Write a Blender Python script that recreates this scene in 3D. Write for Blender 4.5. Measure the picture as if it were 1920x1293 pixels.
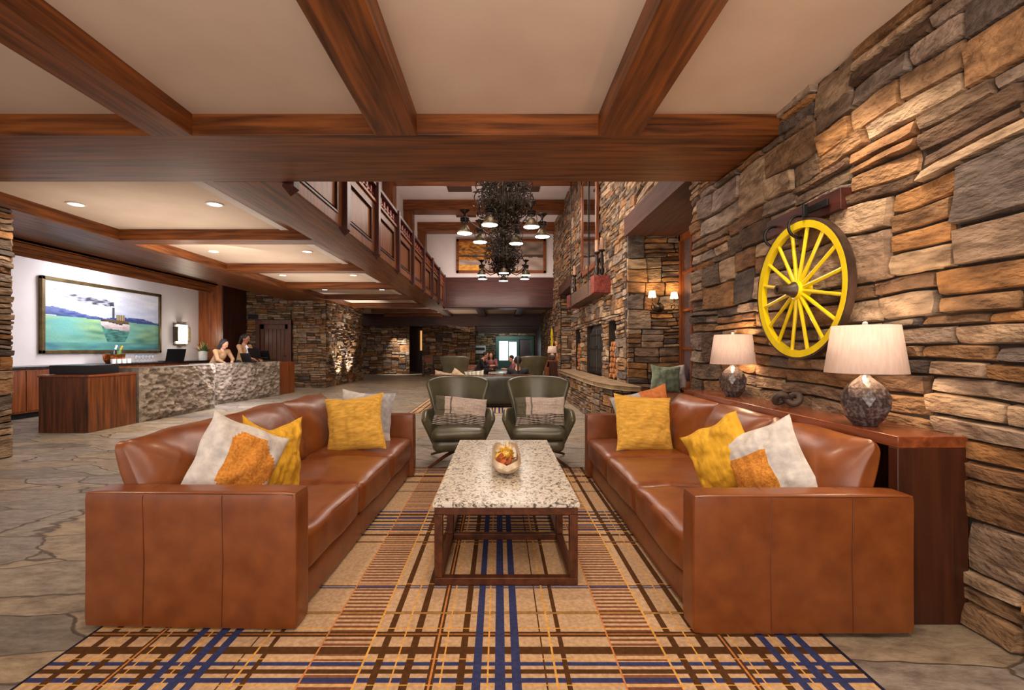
import bpy, math, random
from mathutils import Vector, Matrix, noise
R = math.radians; PI = math.pi
C = bpy.context.scene.collection
sc = bpy.context.scene
for o in list(bpy.data.objects): bpy.data.objects.remove(o)
# ---------------------------------------------------------------- camera
cd = bpy.data.cameras.new('camera'); cam = bpy.data.objects.new('camera', cd); C.objects.link(cam)
cam.location = (0, 0, 1.2); cam.rotation_euler = (R(90), 0, 0)
cd.sensor_width = 36; cd.lens = 860 / 1920 * 36; cd.shift_x = 24 / 1920; cd.shift_y = 8.5 / 1920
cd.clip_start = .05; cd.clip_end = 200
sc.camera = cam
# ---------------------------------------------------------------- world and exposure
sc.view_settings.view_transform = 'Standard'; sc.view_settings.look = 'None'
sc.view_settings.exposure = 0.3; sc.view_settings.gamma = 1; sc.view_settings.use_curve_mapping = False
w = bpy.data.worlds.new('world'); sc.world = w; w.use_nodes = True
w.node_tree.nodes['Background'].inputs[0].default_value = (.95, .86, .80, 1)
w.node_tree.nodes['Background'].inputs[1].default_value = .9
def lamp(kind, loc, power, col=(1, .8, .6), size=.3, size_y=None, target=None, spot=90, blend=.6, name='room_and_fill_light'):  # default name covers real fixtures and added fill lamps alike
    d = bpy.data.lights.new(name, kind); d.energy = power; d.color = col
    if kind == 'AREA':
        d.size = size
        if size_y: d.shape = 'RECTANGLE'; d.size_y = size_y
    else: d.shadow_soft_size = size
    if kind == 'SPOT': d.spot_size = R(spot); d.spot_blend = blend
    o = bpy.data.objects.new(name, d); C.objects.link(o); o.location = loc
    if target: o.rotation_euler = (Vector(target) - Vector(loc)).to_track_quat('-Z', 'Y').to_euler()
    return o
WARM = (1, .78, .56); SOFT = (1, .86, .72); DAY = (.93, .92, 1)
# area for unseen windows behind the camera, then added uplight and overhead fill
lamp('AREA', (-1.0, -2.6, 1.7), 62, (1, .87, .76), 5, 2.2, target=(-.6, 3, 1.0))
lamp('AREA', (-.3, -1.1, .9), 62, (1, .86, .77), 3, 1.2, target=(-.2, -.5, 2.9))
lamp('AREA', (.4, .8, 2.62), 40, (1, .84, .68), 2.6, 1.2, target=(.3, 3.2, .2))
# added spots below the near ceiling, where no fixture hangs
for x in (-3.3, -1.6, 1.5): lamp('SPOT', (x, 2.3, 2.85), 42, WARM, .08, spot=120, target=(x, 2.4, 0))
lamp('SPOT', (0, 3.0, 2.85), 48, WARM, .08, spot=110, target=(0, 3.1, 0))
for y in (.9, 2.6, 4.1): lamp('SPOT', (1.55, y, 2.84), 34, (1, .84, .66), .05, spot=95, target=(2.15, y, 1.0))
# added area lamps for atrium glow, apart from the chandelier lights
for y in (6.3, 8.6, 11.1, 13.6): lamp('AREA', (.2, y, 5.3), 62, (1, .84, .72), 2.5, 1.2, target=(0.1, y, 0))
lamp('AREA', (-.6, 9.5, 3.9), 70, (1, .80, .72), 3, 8, target=(-.6, 9.5, 9))
lamp('AREA', (-.3, 15.6, 3.2), 40, (1, .8, .7), 3, .5, target=(-.3, 17.4, 4.6))
lamp('AREA', (-.3, 7.5, 2.4), 60, (1, .84, .68), 2, 2, target=(2.3, 9.5, 1.8))
# reception
for y, pw in ((5.4, 55), (8.0, 60), (10.55, 60), (13.1, 45)):
    for x in (-4.98, -3.35): lamp('SPOT', (x, y, 2.85), pw, SOFT, .06, spot=125, target=(x - .3, y, 0))
lamp('AREA', (-7.75, 9.6, 2.95), 165, (.95, .93, 1), .3, 6.5, target=(-8.8, 9.6, 1.5))
lamp('AREA', (-4.3, 8.5, 2.2), 42, SOFT, 2, 7, target=(-4.3, 8.5, 6))  # added upward fill that brightens the reception ceiling
lamp('AREA', (-4.6, 7.2, 2.68), 60, SOFT, 1.5, 2.5, target=(-6.2, 9.2, .3))  # added fill aimed at the stone desk
lamp('SPOT', (-6.6, 12.9, 2.85), 130, SOFT, .06, spot=90, target=(-6.9, 14.6, 1.2))
lamp('SPOT', (-5.9, 12.8, 2.85), 130, SOFT, .06, spot=80, target=(-6.0, 14.4, 1.0))
for y in (15.5, 16.6): lamp('SPOT', (-5.15, y, .06), 260, (1, .93, .85), .03, spot=70, target=(-5.55, y, 2.5))
for x in (-5.05, -4.8, -4.55): lamp('SPOT', (x, 21.9, 2.28), 110, (1, .95, .88), .02, spot=50, target=(x, 22.3, .4))
lamp('AREA', (-2, 20.3, 2.2), 14, WARM, 5, 2, target=(-1, 20.3, 6))  # added upward fill under the low far ceiling
lamp('AREA', (-.6, 16.0, 2.5), 26, WARM, 3, 2, target=(-.6, 16.0, 0))  # added fill over the far seating
lamp('AREA', (.3, 26.5, 2.1), 12, (.85, 1, .95), 1.5, .6, target=(.3, 28.5, 1.2))  # added fill in the passage before the glazed doors

# ---------------------------------------------------------------- materials
def S(r, g, b):
    f = lambda c: (c / 255 / 12.92) if c <= 10 else ((c / 255 + .055) / 1.055) ** 2.4
    return (f(r), f(g), f(b))
def mat(name, c1, c2=None, rough=.5, metal=0, ns=6, st=(1, 1, 1), bump=0, bs=40, bst=None, emis=None, es=0, attr=False, c3=None, coat=0,
        dist=0, trans=0, lo=.35, hi=.65, amix=.35, spec=.5, bd=.01, det=6, sss=0):
    m = bpy.data.materials.new(name); m.use_nodes = True; nt = m.node_tree; N = nt.nodes; L = nt.links; b = N['Principled BSDF']
    b.inputs['Roughness'].default_value = rough; b.inputs['Metallic'].default_value = metal
    b.inputs['Specular IOR Level'].default_value = spec
    b.inputs['Coat Weight'].default_value = coat; b.inputs['Coat Roughness'].default_value = .15
    b.inputs['Transmission Weight'].default_value = trans
    tc = N.new('ShaderNodeTexCoord'); mp = N.new('ShaderNodeMapping'); L.new(tc.outputs['Object'], mp.inputs[0]); mp.inputs['Scale'].default_value = st
    out = None
    if c2:
        n = N.new('ShaderNodeTexNoise'); n.inputs['Scale'].default_value = ns; n.inputs['Detail'].default_value = det; n.inputs['Distortion'].default_value = dist
        L.new(mp.outputs[0], n.inputs['Vector'])
        r = N.new('ShaderNodeValToRGB'); L.new(n.outputs[0], r.inputs[0])
        r.color_ramp.elements[0].position = lo; r.color_ramp.elements[0].color = (*c1, 1)
        r.color_ramp.elements[1].position = hi; r.color_ramp.elements[1].color = (*c2, 1)
        if c3: e = r.color_ramp.elements.new((lo + hi) / 2); e.color = (*c3, 1)
        out = r.outputs[0]
    if attr:
        a = N.new('ShaderNodeVertexColor'); a.layer_name = 'Col'
        if out:
            mx = N.new('ShaderNodeMix'); mx.data_type = 'RGBA'; mx.blend_type = 'MULTIPLY'; mx.inputs[0].default_value = amix
            L.new(a.outputs[0], mx.inputs[6]); L.new(out, mx.inputs[7]); out = mx.outputs[2]
        else: out = a.outputs[0]
    if out: L.new(out, b.inputs['Base Color'])
    else: b.inputs['Base Color'].default_value = (*c1, 1)
    if bump:
        n2 = N.new('ShaderNodeTexNoise'); n2.inputs['Scale'].default_value = bs; n2.inputs['Detail'].default_value = 8
        mp2 = N.new('ShaderNodeMapping'); L.new(tc.outputs['Object'], mp2.inputs[0]); mp2.inputs['Scale'].default_value = bst or st
        L.new(mp2.outputs[0], n2.inputs['Vector'])
        bp = N.new('ShaderNodeBump'); bp.inputs['Strength'].default_value = bump; bp.inputs['Distance'].default_value = bd
        L.new(n2.outputs[0], bp.inputs['Height']); L.new(bp.outputs[0], b.inputs['Normal'])
    if emis: b.inputs['Emission Color'].default_value = (*emis, 1); b.inputs['Emission Strength'].default_value = es
    return m
def wood(name, dark, light, axis, rough=.38, coat=.12, sc_=1.0):
    a = 'xyz'.index(axis); st = [9, 9, 9]; st[a] = .55
    return mat(name, dark, light, rough=rough, ns=2.4 * sc_, st=st, bump=.12, bs=9, dist=.6, coat=coat, spec=.32, lo=.3, hi=.72, bd=.003)
BD, BL = S(62, 29, 10), S(144, 82, 34)
M = {}
for ax in 'xyz':
    M['beam' + ax] = wood('stained_beam_' + ax, BD, BL, ax, .42, .06)
    M['dark' + ax] = wood('dark_wood_' + ax, S(42, 20, 17), S(84, 40, 32), ax, .4)
    M['red' + ax] = wood('red_wood_' + ax, S(88, 42, 16), S(150, 82, 38), ax, .4, .1)
M['lintel'] = wood('matte_lintel_wood', S(58, 32, 24), S(92, 54, 40), 'y', .7, 0)
M['brown'] = wood('table_frame_wood', S(58, 28, 14), S(98, 52, 28), 'y', .4, .1)
M['walnut'] = wood('walnut', S(58, 28, 12), S(128, 70, 32), 'z', .35)
M['walnut_dk'] = wood('console_walnut', S(40, 19, 11), S(80, 40, 22), 'z', .4, .08, .7)
M['walnut_top'] = wood('walnut_top', S(96, 44, 22), S(150, 80, 44), 'y', .22, .5)
M['plaster'] = mat('ceiling_plaster', S(206, 184, 166), S(214, 194, 176), rough=.85, ns=2)
M['white'] = mat('white_plaster', S(214, 206, 204), S(222, 214, 212), rough=.8, ns=2)
M['stone'] = mat('ledge_stone', S(128, 112, 100), S(255, 252, 246), rough=.8, ns=6, st=(1, 1, 3.2), attr=True, amix=.85, bump=1.0, bs=18, bst=(1, 1, 2.4), lo=.3, hi=.62, bd=.03, spec=.35, det=9)
M['mortar'] = mat('dark_joint', S(34, 24, 18), S(50, 38, 28), rough=.95, ns=20)
M['leather'] = mat('tan_leather', S(106, 52, 20), S(130, 70, 29), rough=.36, ns=9, bump=.28, bs=9, lo=.3, hi=.7, coat=.1, bd=.008)
M['seam'] = mat('leather_seam', S(92, 44, 18), rough=.5)
M['thread'] = mat('pale_stitch', S(190, 112, 60), rough=.6)
M['green'] = mat('olive_leather', S(68, 64, 48), S(94, 90, 68), rough=.34, ns=4, bump=.15, bs=18, coat=.15, bd=.006)
M['dkgreen'] = mat('dark_green_leather', S(28, 27, 20), S(46, 44, 32), rough=.4, ns=4)
M['granite'] = mat('granite', S(72, 64, 58), S(214, 206, 194), rough=.25, ns=48, st=(1, .8, 1), dist=1.2, lo=.36, hi=.52, det=8, coat=.3, c3=S(168, 158, 144))
M['slab'] = mat('rough_basalt', S(96, 84, 72), S(158, 142, 126), rough=.9, ns=7, bump=.7, bs=30, lo=.3, hi=.7, bd=.04, det=10)
M['slab_smooth'] = mat('sawn_basalt', S(84, 76, 68), S(112, 104, 96), rough=.6, ns=14)
M['counter'] = mat('dark_counter', S(28, 24, 24), S(40, 36, 36), rough=.25, ns=10)
M['black'] = mat('black_metal', S(14, 12, 12), rough=.45, metal=.3)
M['plastic'] = mat('black_plastic', S(16, 16, 18), rough=.35)
M['iron'] = mat('wrought_iron', S(30, 22, 18), S(52, 40, 30), rough=.45, metal=.6, ns=12)
M['pewter'] = mat('aged_bronze', S(60, 50, 34), S(96, 84, 58), rough=.45, metal=.5, ns=30)
M['yellow'] = mat('yellow_paint', S(226, 196, 8), S(240, 212, 20), rough=.3, ns=8, coat=.4)
M['tyre'] = mat('dark_iron_tyre', S(50, 34, 26), S(72, 52, 42), rough=.45, ns=12)
M['mustard'] = mat('mustard_linen', S(190, 140, 24), S(216, 166, 42), rough=.9, ns=50, st=(1, 1, .15), bump=.3, bs=180, bd=.003)
M['mustard_dk'] = mat('mustard_linen_open_weave', S(186, 138, 46), S(216, 168, 72), rough=.9, ns=60, st=(.15, 1, 1), bump=.3, bs=180, bd=.003)
M['cream'] = mat('cream_linen', S(182, 176, 172), S(204, 198, 192), rough=.9, ns=30, bump=.25, bs=160, bd=.003)
M['greylin'] = mat('grey_blue_linen', S(150, 150, 156), S(176, 174, 178), rough=.9, ns=30, bump=.25, bs=160, bd=.003)
M['knit'] = mat('orange_knit', S(180, 110, 32), S(212, 144, 58), rough=.95, ns=80, bump=.8, bs=120, bd=.006)
M['rust'] = mat('rust_linen', S(170, 96, 50), S(196, 120, 66), rough=.9, ns=40, bump=.3, bs=160, bd=.003)
M['attrcloth'] = mat('woven_stripe_cloth', S(215, 210, 205), S(255, 255, 255), rough=.9, ns=60, attr=True, amix=.6, bump=.3, bs=160, bd=.003)
M['rug'] = mat('plaid_wool_rug', S(200, 190, 182), S(255, 255, 255), rough=.97, ns=60, attr=True, amix=.6, bump=.6, bs=220, bd=.006, spec=.1)
M['canvas'] = mat('painted_canvas', S(225, 225, 225), S(255, 255, 255), rough=.6, ns=60, st=(1, .3, 1), attr=True, amix=.5, bump=.1, bs=120)
M['gold'] = mat('dull_gold_frame', S(84, 68, 40), S(112, 92, 56), rough=.4, metal=.5, ns=8)
M['shade'] = mat('linen_shade', S(214, 186, 170), S(226, 200, 184), rough=.9, ns=80, st=(1, 1, .1), emis=(1, .62, .42), es=.16)
M['shadein'] = mat('warm_lit_shade', S(255, 235, 200), rough=.8, emis=(1, .72, .38), es=3.0)
M['bulb'] = mat('lit_bulb', (1, 1, 1), emis=(1, .95, .88), es=10)
M['down'] = mat('downlight_lens', (1, 1, 1), emis=(1, .95, .9), es=5)
M['sconce'] = mat('lit_alabaster', (1, 1, 1), emis=(1, .9, .76), es=3.2)
M['ring'] = mat('white_trim_ring', S(220, 214, 206), rough=.5)
M['ceramic'] = mat('speckled_glaze', S(48, 38, 40), S(150, 142, 142), rough=.28, ns=70, lo=.45, hi=1.0, coat=.4)
M['skin'] = mat('skin', S(196, 140, 112), S(204, 150, 122), rough=.55, ns=8)
M['skin2'] = mat('skin_deeper', S(150, 98, 74), S(160, 108, 84), rough=.55, ns=8)
M['hair'] = mat('dark_hair', S(18, 12, 9), S(34, 22, 16), rough=.7, ns=40, st=(1, 1, .1))
M['lips'] = mat('lips', S(160, 76, 70), rough=.5)
M['tanjacket'] = mat('tan_jacket', S(150, 112, 76), S(164, 124, 88), rough=.85, ns=20)
M['shirt'] = mat('pale_shirt', S(206, 208, 224), rough=.8)
M['blackcloth'] = mat('black_cloth', S(20, 18, 22), S(30, 28, 32), rough=.9, ns=20)
M['mauve'] = mat('mauve_cloth', S(120, 70, 84), S(150, 92, 104), rough=.9, ns=20)
M['copper'] = mat('copper', S(206, 120, 60), rough=.25, metal=.9)
M['glass'] = mat('clear_glass', (.95, .97, 1), rough=.03, trans=.9)
M['winglass'] = mat('evening_window_glass', S(74, 66, 74), S(96, 84, 88), rough=.12, ns=1.5, metal=0, coat=.6)
M['mirror'] = mat('mirror_glass', S(215, 210, 205), rough=.03, metal=1)
M['china'] = mat('white_china', S(232, 228, 222), rough=.3)
M['leaf'] = mat('green_leaf', S(52, 84, 34), S(92, 124, 56), rough=.6, ns=12)
M['pink'] = mat('pinkish_flower', S(196, 122, 104), rough=.7)
M['teal'] = mat('green_plaid_cloth', S(104, 120, 98), S(136, 148, 124), rough=.9, ns=14, bump=.3, bs=160)
M['log'] = mat('split_firewood', S(130, 78, 42), S(186, 122, 72), rough=.85, ns=14, bump=.5, bs=30)
M['soot'] = mat('dark_screen_iron', S(40, 36, 34), S(66, 60, 56), rough=.6, ns=20, bump=.4, bs=50)
M['redpaint'] = mat('red_end_grain', S(96, 32, 22), S(132, 52, 38), rough=.7, ns=20, bump=.8, bs=40)
M['mantel'] = mat('weathered_mantel', S(70, 46, 34), S(112, 78, 60), rough=.75, ns=10, st=(6, .6, 6), bump=.8, bs=20, bst=(6, 1, 6), bd=.02)
M['hearthtop'] = mat('hearth_slab', S(110, 88, 64), S(150, 124, 92), rough=.7, ns=6, bump=.6, bs=16)
M['candle'] = mat('cream_candle', S(190, 150, 126), rough=.5)
M['candlestick'] = mat('dark_turned_wood', S(24, 16, 14), S(40, 28, 24), rough=.35, ns=10)
M['wenge'] = mat('dark_knot_wood', S(50, 38, 32), S(80, 62, 52), rough=.6, ns=8, bump=.5, bs=24)
M['bowl'] = mat('limed_wood_bowl', S(196, 172, 140), S(226, 206, 178), rough=.6, ns=10, st=(3, .5, 3), bump=.2, bs=20)
M['driftwood'] = mat('bleached_stick', S(216, 190, 146), S(240, 222, 186), rough=.7, ns=12)
M['yleaf'] = mat('yellow_dried_leaf', S(214, 160, 36), S(232, 190, 70), rough=.7, ns=12)
M['rleaf'] = mat('rust_dried_leaf', S(120, 46, 22), S(186, 96, 40), rough=.7, ns=12)
M['redglow'] = mat('red_lacquer_baluster', S(110, 34, 20), S(150, 56, 34), rough=.4, ns=8, coat=.1)
M['amber'] = mat('amber_light_panel', S(190, 110, 40), rough=.6, emis=(1, .5, .15), es=.6)  # emission stands in for warm light in the far wall gap
M['daylit'] = mat('bright_daylight_pane', (1, 1, 1), emis=(.86, .95, 1), es=1.3)
M['vent'] = mat('vent_grille', S(84, 62, 52), rough=.6)
M['doorwood'] = wood('plank_door', S(70, 38, 26), S(116, 68, 46), 'z', .4)
def floor_mat():
    m = bpy.data.materials.new('flagstone_floor'); m.use_nodes = True; nt = m.node_tree; N = nt.nodes; L = nt.links; b = N['Principled BSDF']
    tc = N.new('ShaderNodeTexCoord'); mp = N.new('ShaderNodeMapping'); L.new(tc.outputs['Object'], mp.inputs[0])
    mp.inputs['Rotation'].default_value = (0, 0, R(24)); mp.inputs['Scale'].default_value = (1.3, 3.1, 1)
    n = N.new('ShaderNodeTexNoise'); n.inputs['Scale'].default_value = 1.6; n.inputs['Detail'].default_value = 3; L.new(mp.outputs[0], n.inputs['Vector'])
    ad = N.new('ShaderNodeMix'); ad.data_type = 'RGBA'; ad.blend_type = 'LINEAR_LIGHT'; ad.inputs[0].default_value = .16
    L.new(mp.outputs[0], ad.inputs[6]); L.new(n.outputs['Color'], ad.inputs[7])
    v1 = N.new('ShaderNodeTexVoronoi'); v1.inputs['Scale'].default_value = 1.0; L.new(ad.outputs[2], v1.inputs['Vector'])
    v2 = N.new('ShaderNodeTexVoronoi'); v2.feature = 'DISTANCE_TO_EDGE'; v2.inputs['Scale'].default_value = 1.0; L.new(ad.outputs[2], v2.inputs['Vector'])
    sp = N.new('ShaderNodeSeparateColor'); L.new(v1.outputs['Color'], sp.inputs[0])
    rp = N.new('ShaderNodeValToRGB'); L.new(sp.outputs[0], rp.inputs[0]); e = rp.color_ramp.elements
    e[0].color = (*S(130, 120, 108), 1); e[1].color = (*S(188, 172, 152), 1)
    for p, c in ((.25, S(160, 150, 136)), (.5, S(172, 152, 124)), (.75, S(150, 140, 132))): q = e.new(p); q.color = (*c, 1)
    n3 = N.new('ShaderNodeTexNoise'); n3.inputs['Scale'].default_value = 4.5; n3.inputs['Detail'].default_value = 10; n3.inputs['Roughness'].default_value = .78
    L.new(mp.outputs[0], n3.inputs['Vector'])
    r3 = N.new('ShaderNodeValToRGB'); L.new(n3.outputs[0], r3.inputs[0]); r3.color_ramp.elements[0].position = .36; r3.color_ramp.elements[0].color = (.22, .19, .17, 1); r3.color_ramp.elements[1].position = .6; r3.color_ramp.elements[1].color = (1, 1, 1, 1)
    mx = N.new('ShaderNodeMix'); mx.data_type = 'RGBA'; mx.blend_type = 'MULTIPLY'; mx.inputs[0].default_value = .8; L.new(rp.outputs[0], mx.inputs[6]); L.new(r3.outputs[0], mx.inputs[7])
    r2 = N.new('ShaderNodeValToRGB'); L.new(v2.outputs[0], r2.inputs[0]); r2.color_ramp.elements[0].position = .004; r2.color_ramp.elements[0].color = (0, 0, 0, 1); r2.color_ramp.elements[1].position = .014; r2.color_ramp.elements[1].color = (1, 1, 1, 1)
    m2 = N.new('ShaderNodeMix'); m2.data_type = 'RGBA'; L.new(r2.outputs[0], m2.inputs[0]); m2.inputs[6].default_value = (*S(84, 72, 60), 1); L.new(mx.outputs[2], m2.inputs[7])
    L.new(m2.outputs[2], b.inputs['Base Color'])
    ht = N.new('ShaderNodeMath'); ht.operation = 'MULTIPLY_ADD'; L.new(n3.outputs[0], ht.inputs[0]); ht.inputs[1].default_value = .7; L.new(r2.outputs[0], ht.inputs[2])
    bp = N.new('ShaderNodeBump'); bp.inputs['Strength'].default_value = .6; bp.inputs['Distance'].default_value = .014; L.new(ht.outputs[0], bp.inputs['Height']); L.new(bp.outputs[0], b.inputs['Normal'])
    b.inputs['Roughness'].default_value = .42; b.inputs['Specular IOR Level'].default_value = .45
    return m
M['floor'] = floor_mat()

# ---------------------------------------------------------------- mesh helpers
class MB:
    def __init__(s): s.v = []; s.f = []; s.mi = []; s.fc = []
    def add(s, vs, fs, mi=0, col=None):
        n = len(s.v); s.v += [tuple(p) for p in vs]; s.f += [tuple(i + n for i in f) for f in fs]; s.mi += [mi] * len(fs); s.fc += [col] * len(fs); return s
    def box(s, x0, x1, y0, y1, z0, z1, mi=0, col=None, mx=None):
        vs = [Vector(p) for p in ((x0, y0, z0), (x1, y0, z0), (x1, y1, z0), (x0, y1, z0), (x0, y0, z1), (x1, y0, z1), (x1, y1, z1), (x0, y1, z1))]
        if mx: vs = [mx @ p for p in vs]
        return s.add(vs, [(0, 3, 2, 1), (4, 5, 6, 7), (0, 1, 5, 4), (1, 2, 6, 5), (2, 3, 7, 6), (3, 0, 4, 7)], mi, col)
    def tube(s, pts, r, n=8, mi=0, cap=True):
        pts = [Vector(p) for p in pts]; rs = r if isinstance(r, (list, tuple)) else [r] * len(pts)
        vs = []; up = Vector((0, 0, 1)); prev = None
        for i, p in enumerate(pts):
            t = (pts[min(i + 1, len(pts) - 1)] - pts[max(i - 1, 0)]).normalized()
            if prev is None:
                a = t.cross(up);
                if a.length < .05: a = t.cross(Vector((1, 0, 0)))
            else: a = prev - t * prev.dot(t)
            a.normalize(); prev = a; b = t.cross(a)
            for k in range(n): an = 2 * PI * k / n; vs.append(p + (a * math.cos(an) + b * math.sin(an)) * rs[i])
        fs = [(i * n + k, i * n + (k + 1) % n, (i + 1) * n + (k + 1) % n, (i + 1) * n + k) for i in range(len(pts) - 1) for k in range(n)]
        if cap: fs += [tuple(range(n))[::-1], tuple(range((len(pts) - 1) * n, len(pts) * n))]
        return s.add(vs, fs, mi)
    def lathe(s, prof, n=24, c=(0, 0, 0), mi=0, cap=True, mx=None):
        vs = []
        for r, z in prof:
            for k in range(n):
                p = Vector((r * math.cos(2 * PI * k / n), r * math.sin(2 * PI * k / n), z))
                if mx: p = mx @ p
                vs.append(p + Vector(c))
        fs = [(i * n + k, i * n + (k + 1) % n, (i + 1) * n + (k + 1) % n, (i + 1) * n + k) for i in range(len(prof) - 1) for k in range(n)]
        if cap: fs += [tuple(range(n))[::-1], tuple(range((len(prof) - 1) * n, len(prof) * n))]
        return s.add(vs, fs, mi)
    def grid(s, f, nu, nv, mi=0, colf=None, mif=None, wrap=False):
        vs = [f(i / nu, j / nv) for j in range(nv + 1) for i in range(nu + (0 if wrap else 1))]; w_ = nu + (0 if wrap else 1); n0 = len(s.v)
        s.v += [tuple(p) for p in vs]
        for j in range(nv):
            for i in range(nu):
                i2 = (i + 1) % w_ if wrap else i + 1
                s.f.append((n0 + j * w_ + i, n0 + j * w_ + i2, n0 + (j + 1) * w_ + i2, n0 + (j + 1) * w_ + i))
                s.mi.append(mif((i + .5) / nu, (j + .5) / nv) if mif else mi); s.fc.append(colf((i + .5) / nu, (j + .5) / nv) if colf else None)
        return s
    def ball(s, c, r, n=10, mi=0, mx=None):
        rr = r if isinstance(r, (tuple, list)) else (r, r, r)
        vs = []; fs = []
        for j in range(n + 1):
            for i in range(2 * n):
                a = PI * j / n; b = PI * i / n; p = Vector((rr[0] * math.sin(a) * math.cos(b), rr[1] * math.sin(a) * math.sin(b), rr[2] * math.cos(a)))
                if mx: p = mx @ p
                vs.append(p + Vector(c))
        for j in range(n):
            for i in range(2 * n): fs.append((j * 2 * n + i, (j + 1) * 2 * n + i, (j + 1) * 2 * n + (i + 1) % (2 * n), j * 2 * n + (i + 1) % (2 * n)))
        return s.add(vs, fs, mi)
    def soft(s, c, sx, sy, sz, r, crown=0, nz=0, seed=0, n=14, mx=None, mi=0, fr=3.0):
        """padded rounded block centred at c"""
        fs0 = []; idx = {}; vs = []
        def vid(i, j, k):
            key = (i, j, k)
            if key not in idx:
                p = Vector((2 * i / n - 1, 2 * j / n - 1, 2 * k / n - 1))
                p = Vector([math.sin(q * PI / 2) * .35 + q * .65 for q in p])
                h = Vector((sx / 2, sy / 2, sz / 2)); q = Vector((p.x * h.x, p.y * h.y, p.z * h.z))
                inn = Vector([max(-h[a] + r, min(h[a] - r, q[a])) for a in range(3)]); d = q - inn
                if d.length > 1e-6: q = inn + d.normalized() * min(r, d.length * 1.0 if d.length < r else r)
                cz = crown * (1 - p.x ** 2) * (1 - p.y ** 2)
                q.z += cz if p.z > 0 else -cz * .3
                q.y += (.35 * crown * (1 - p.x ** 2) * (1 - p.z ** 2)) * (1 if p.y > 0 else -1)
                q.x += (.35 * crown * (1 - p.y ** 2) * (1 - p.z ** 2)) * (1 if p.x > 0 else -1)
                if nz: q += noise.noise_vector(q * fr + Vector((seed, seed * 2.3, 0))) * nz
                idx[key] = len(vs); vs.append(q)
            return idx[key]
        for a in range(3):
            for side in (0, n):
                for i in range(n):
                    for j in range(n):
                        co = []
                        for (u, v) in ((i, j), (i + 1, j), (i + 1, j + 1), (i, j + 1)):
                            t = [0, 0, 0]; t[a] = side; t[(a + 1) % 3] = u; t[(a + 2) % 3] = v; co.append(vid(*t))
                        fs0.append(tuple(co if side else co[::-1]))
        vs = [((mx @ p) if mx else p) + Vector(c) for p in vs]
        return s.add(vs, fs0, mi)
    def build(s, name, ms, parent=None, smooth=True, bev=0, loc=None, sub=0, solid=0, remesh=0, angle=40):
        me = bpy.data.meshes.new(name); me.from_pydata(s.v, [], s.f); me.update()
        for m in (ms if isinstance(ms, (list, tuple)) else [ms]): me.materials.append(m)
        me.polygons.foreach_set('material_index', s.mi)
        if any(c is not None for c in s.fc):
            at = me.color_attributes.new('Col', 'FLOAT_COLOR', 'CORNER'); buf = []
            for p, c in zip(me.polygons, s.fc): buf += ([*(c or (1, 1, 1)), 1.0]) * p.loop_total
            at.data.foreach_set('color', buf)
        me.polygons.foreach_set('use_smooth', [bool(smooth)] * len(me.polygons))
        if smooth and not sub and not remesh: me.set_sharp_from_angle(angle=R(angle))
        o = bpy.data.objects.new(name, me); C.objects.link(o)
        if parent: o.parent = parent
        if loc: o.location = loc
        if remesh:
            q = o.modifiers.new('remesh', 'REMESH'); q.mode = 'VOXEL'; q.voxel_size = remesh; q.use_smooth_shade = True
            q = o.modifiers.new('smooth', 'SMOOTH'); q.iterations = 4; q.factor = .5
        if solid: q = o.modifiers.new('solid', 'SOLIDIFY'); q.thickness = solid; q.offset = 0
        if sub: q = o.modifiers.new('sub', 'SUBSURF'); q.levels = sub; q.render_levels = sub
        if bev: q = o.modifiers.new('bevel', 'BEVEL'); q.width = bev; q.segments = 2; q.limit_method = 'ANGLE'; q.angle_limit = R(50)
        return o
def tag(o, label=None, cat=None, group=None, kind=None):
    if label: o['label'] = label
    if cat: o['category'] = cat
    if group: o['group'] = group
    if kind: o['kind'] = kind
    return o
def thing(name, label, cat, loc=(0, 0, 0), rz=0, group=None):
    o = bpy.data.objects.new(name, None); C.objects.link(o); o.empty_display_size = .1; o.location = loc; o.rotation_euler = (0, 0, rz)
    return tag(o, label, cat, group)
def dup(o, loc=None, rz=None, label=None, group=None, parent=None):
    kids = [c for c in bpy.data.objects if c.parent == o]
    n = o.copy(); C.objects.link(n)
    if parent: n.parent = parent
    if loc is not None: n.location = loc
    if rz is not None: n.rotation_euler = (0, 0, rz)
    if label: n['label'] = label
    if group: n['group'] = group
    for k in kids: dup(k, parent=n)
    return n
def struct(name, mb, m, **k):
    o = mb.build(name, m, **k); o['kind'] = 'structure'; return o
def bx(*a): return MB().box(*a)
TR = [0]
def trim(mb, m, bev=.006):
    TR[0] += 1; return struct('trim_%d' % TR[0], mb, m, bev=bev)

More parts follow.
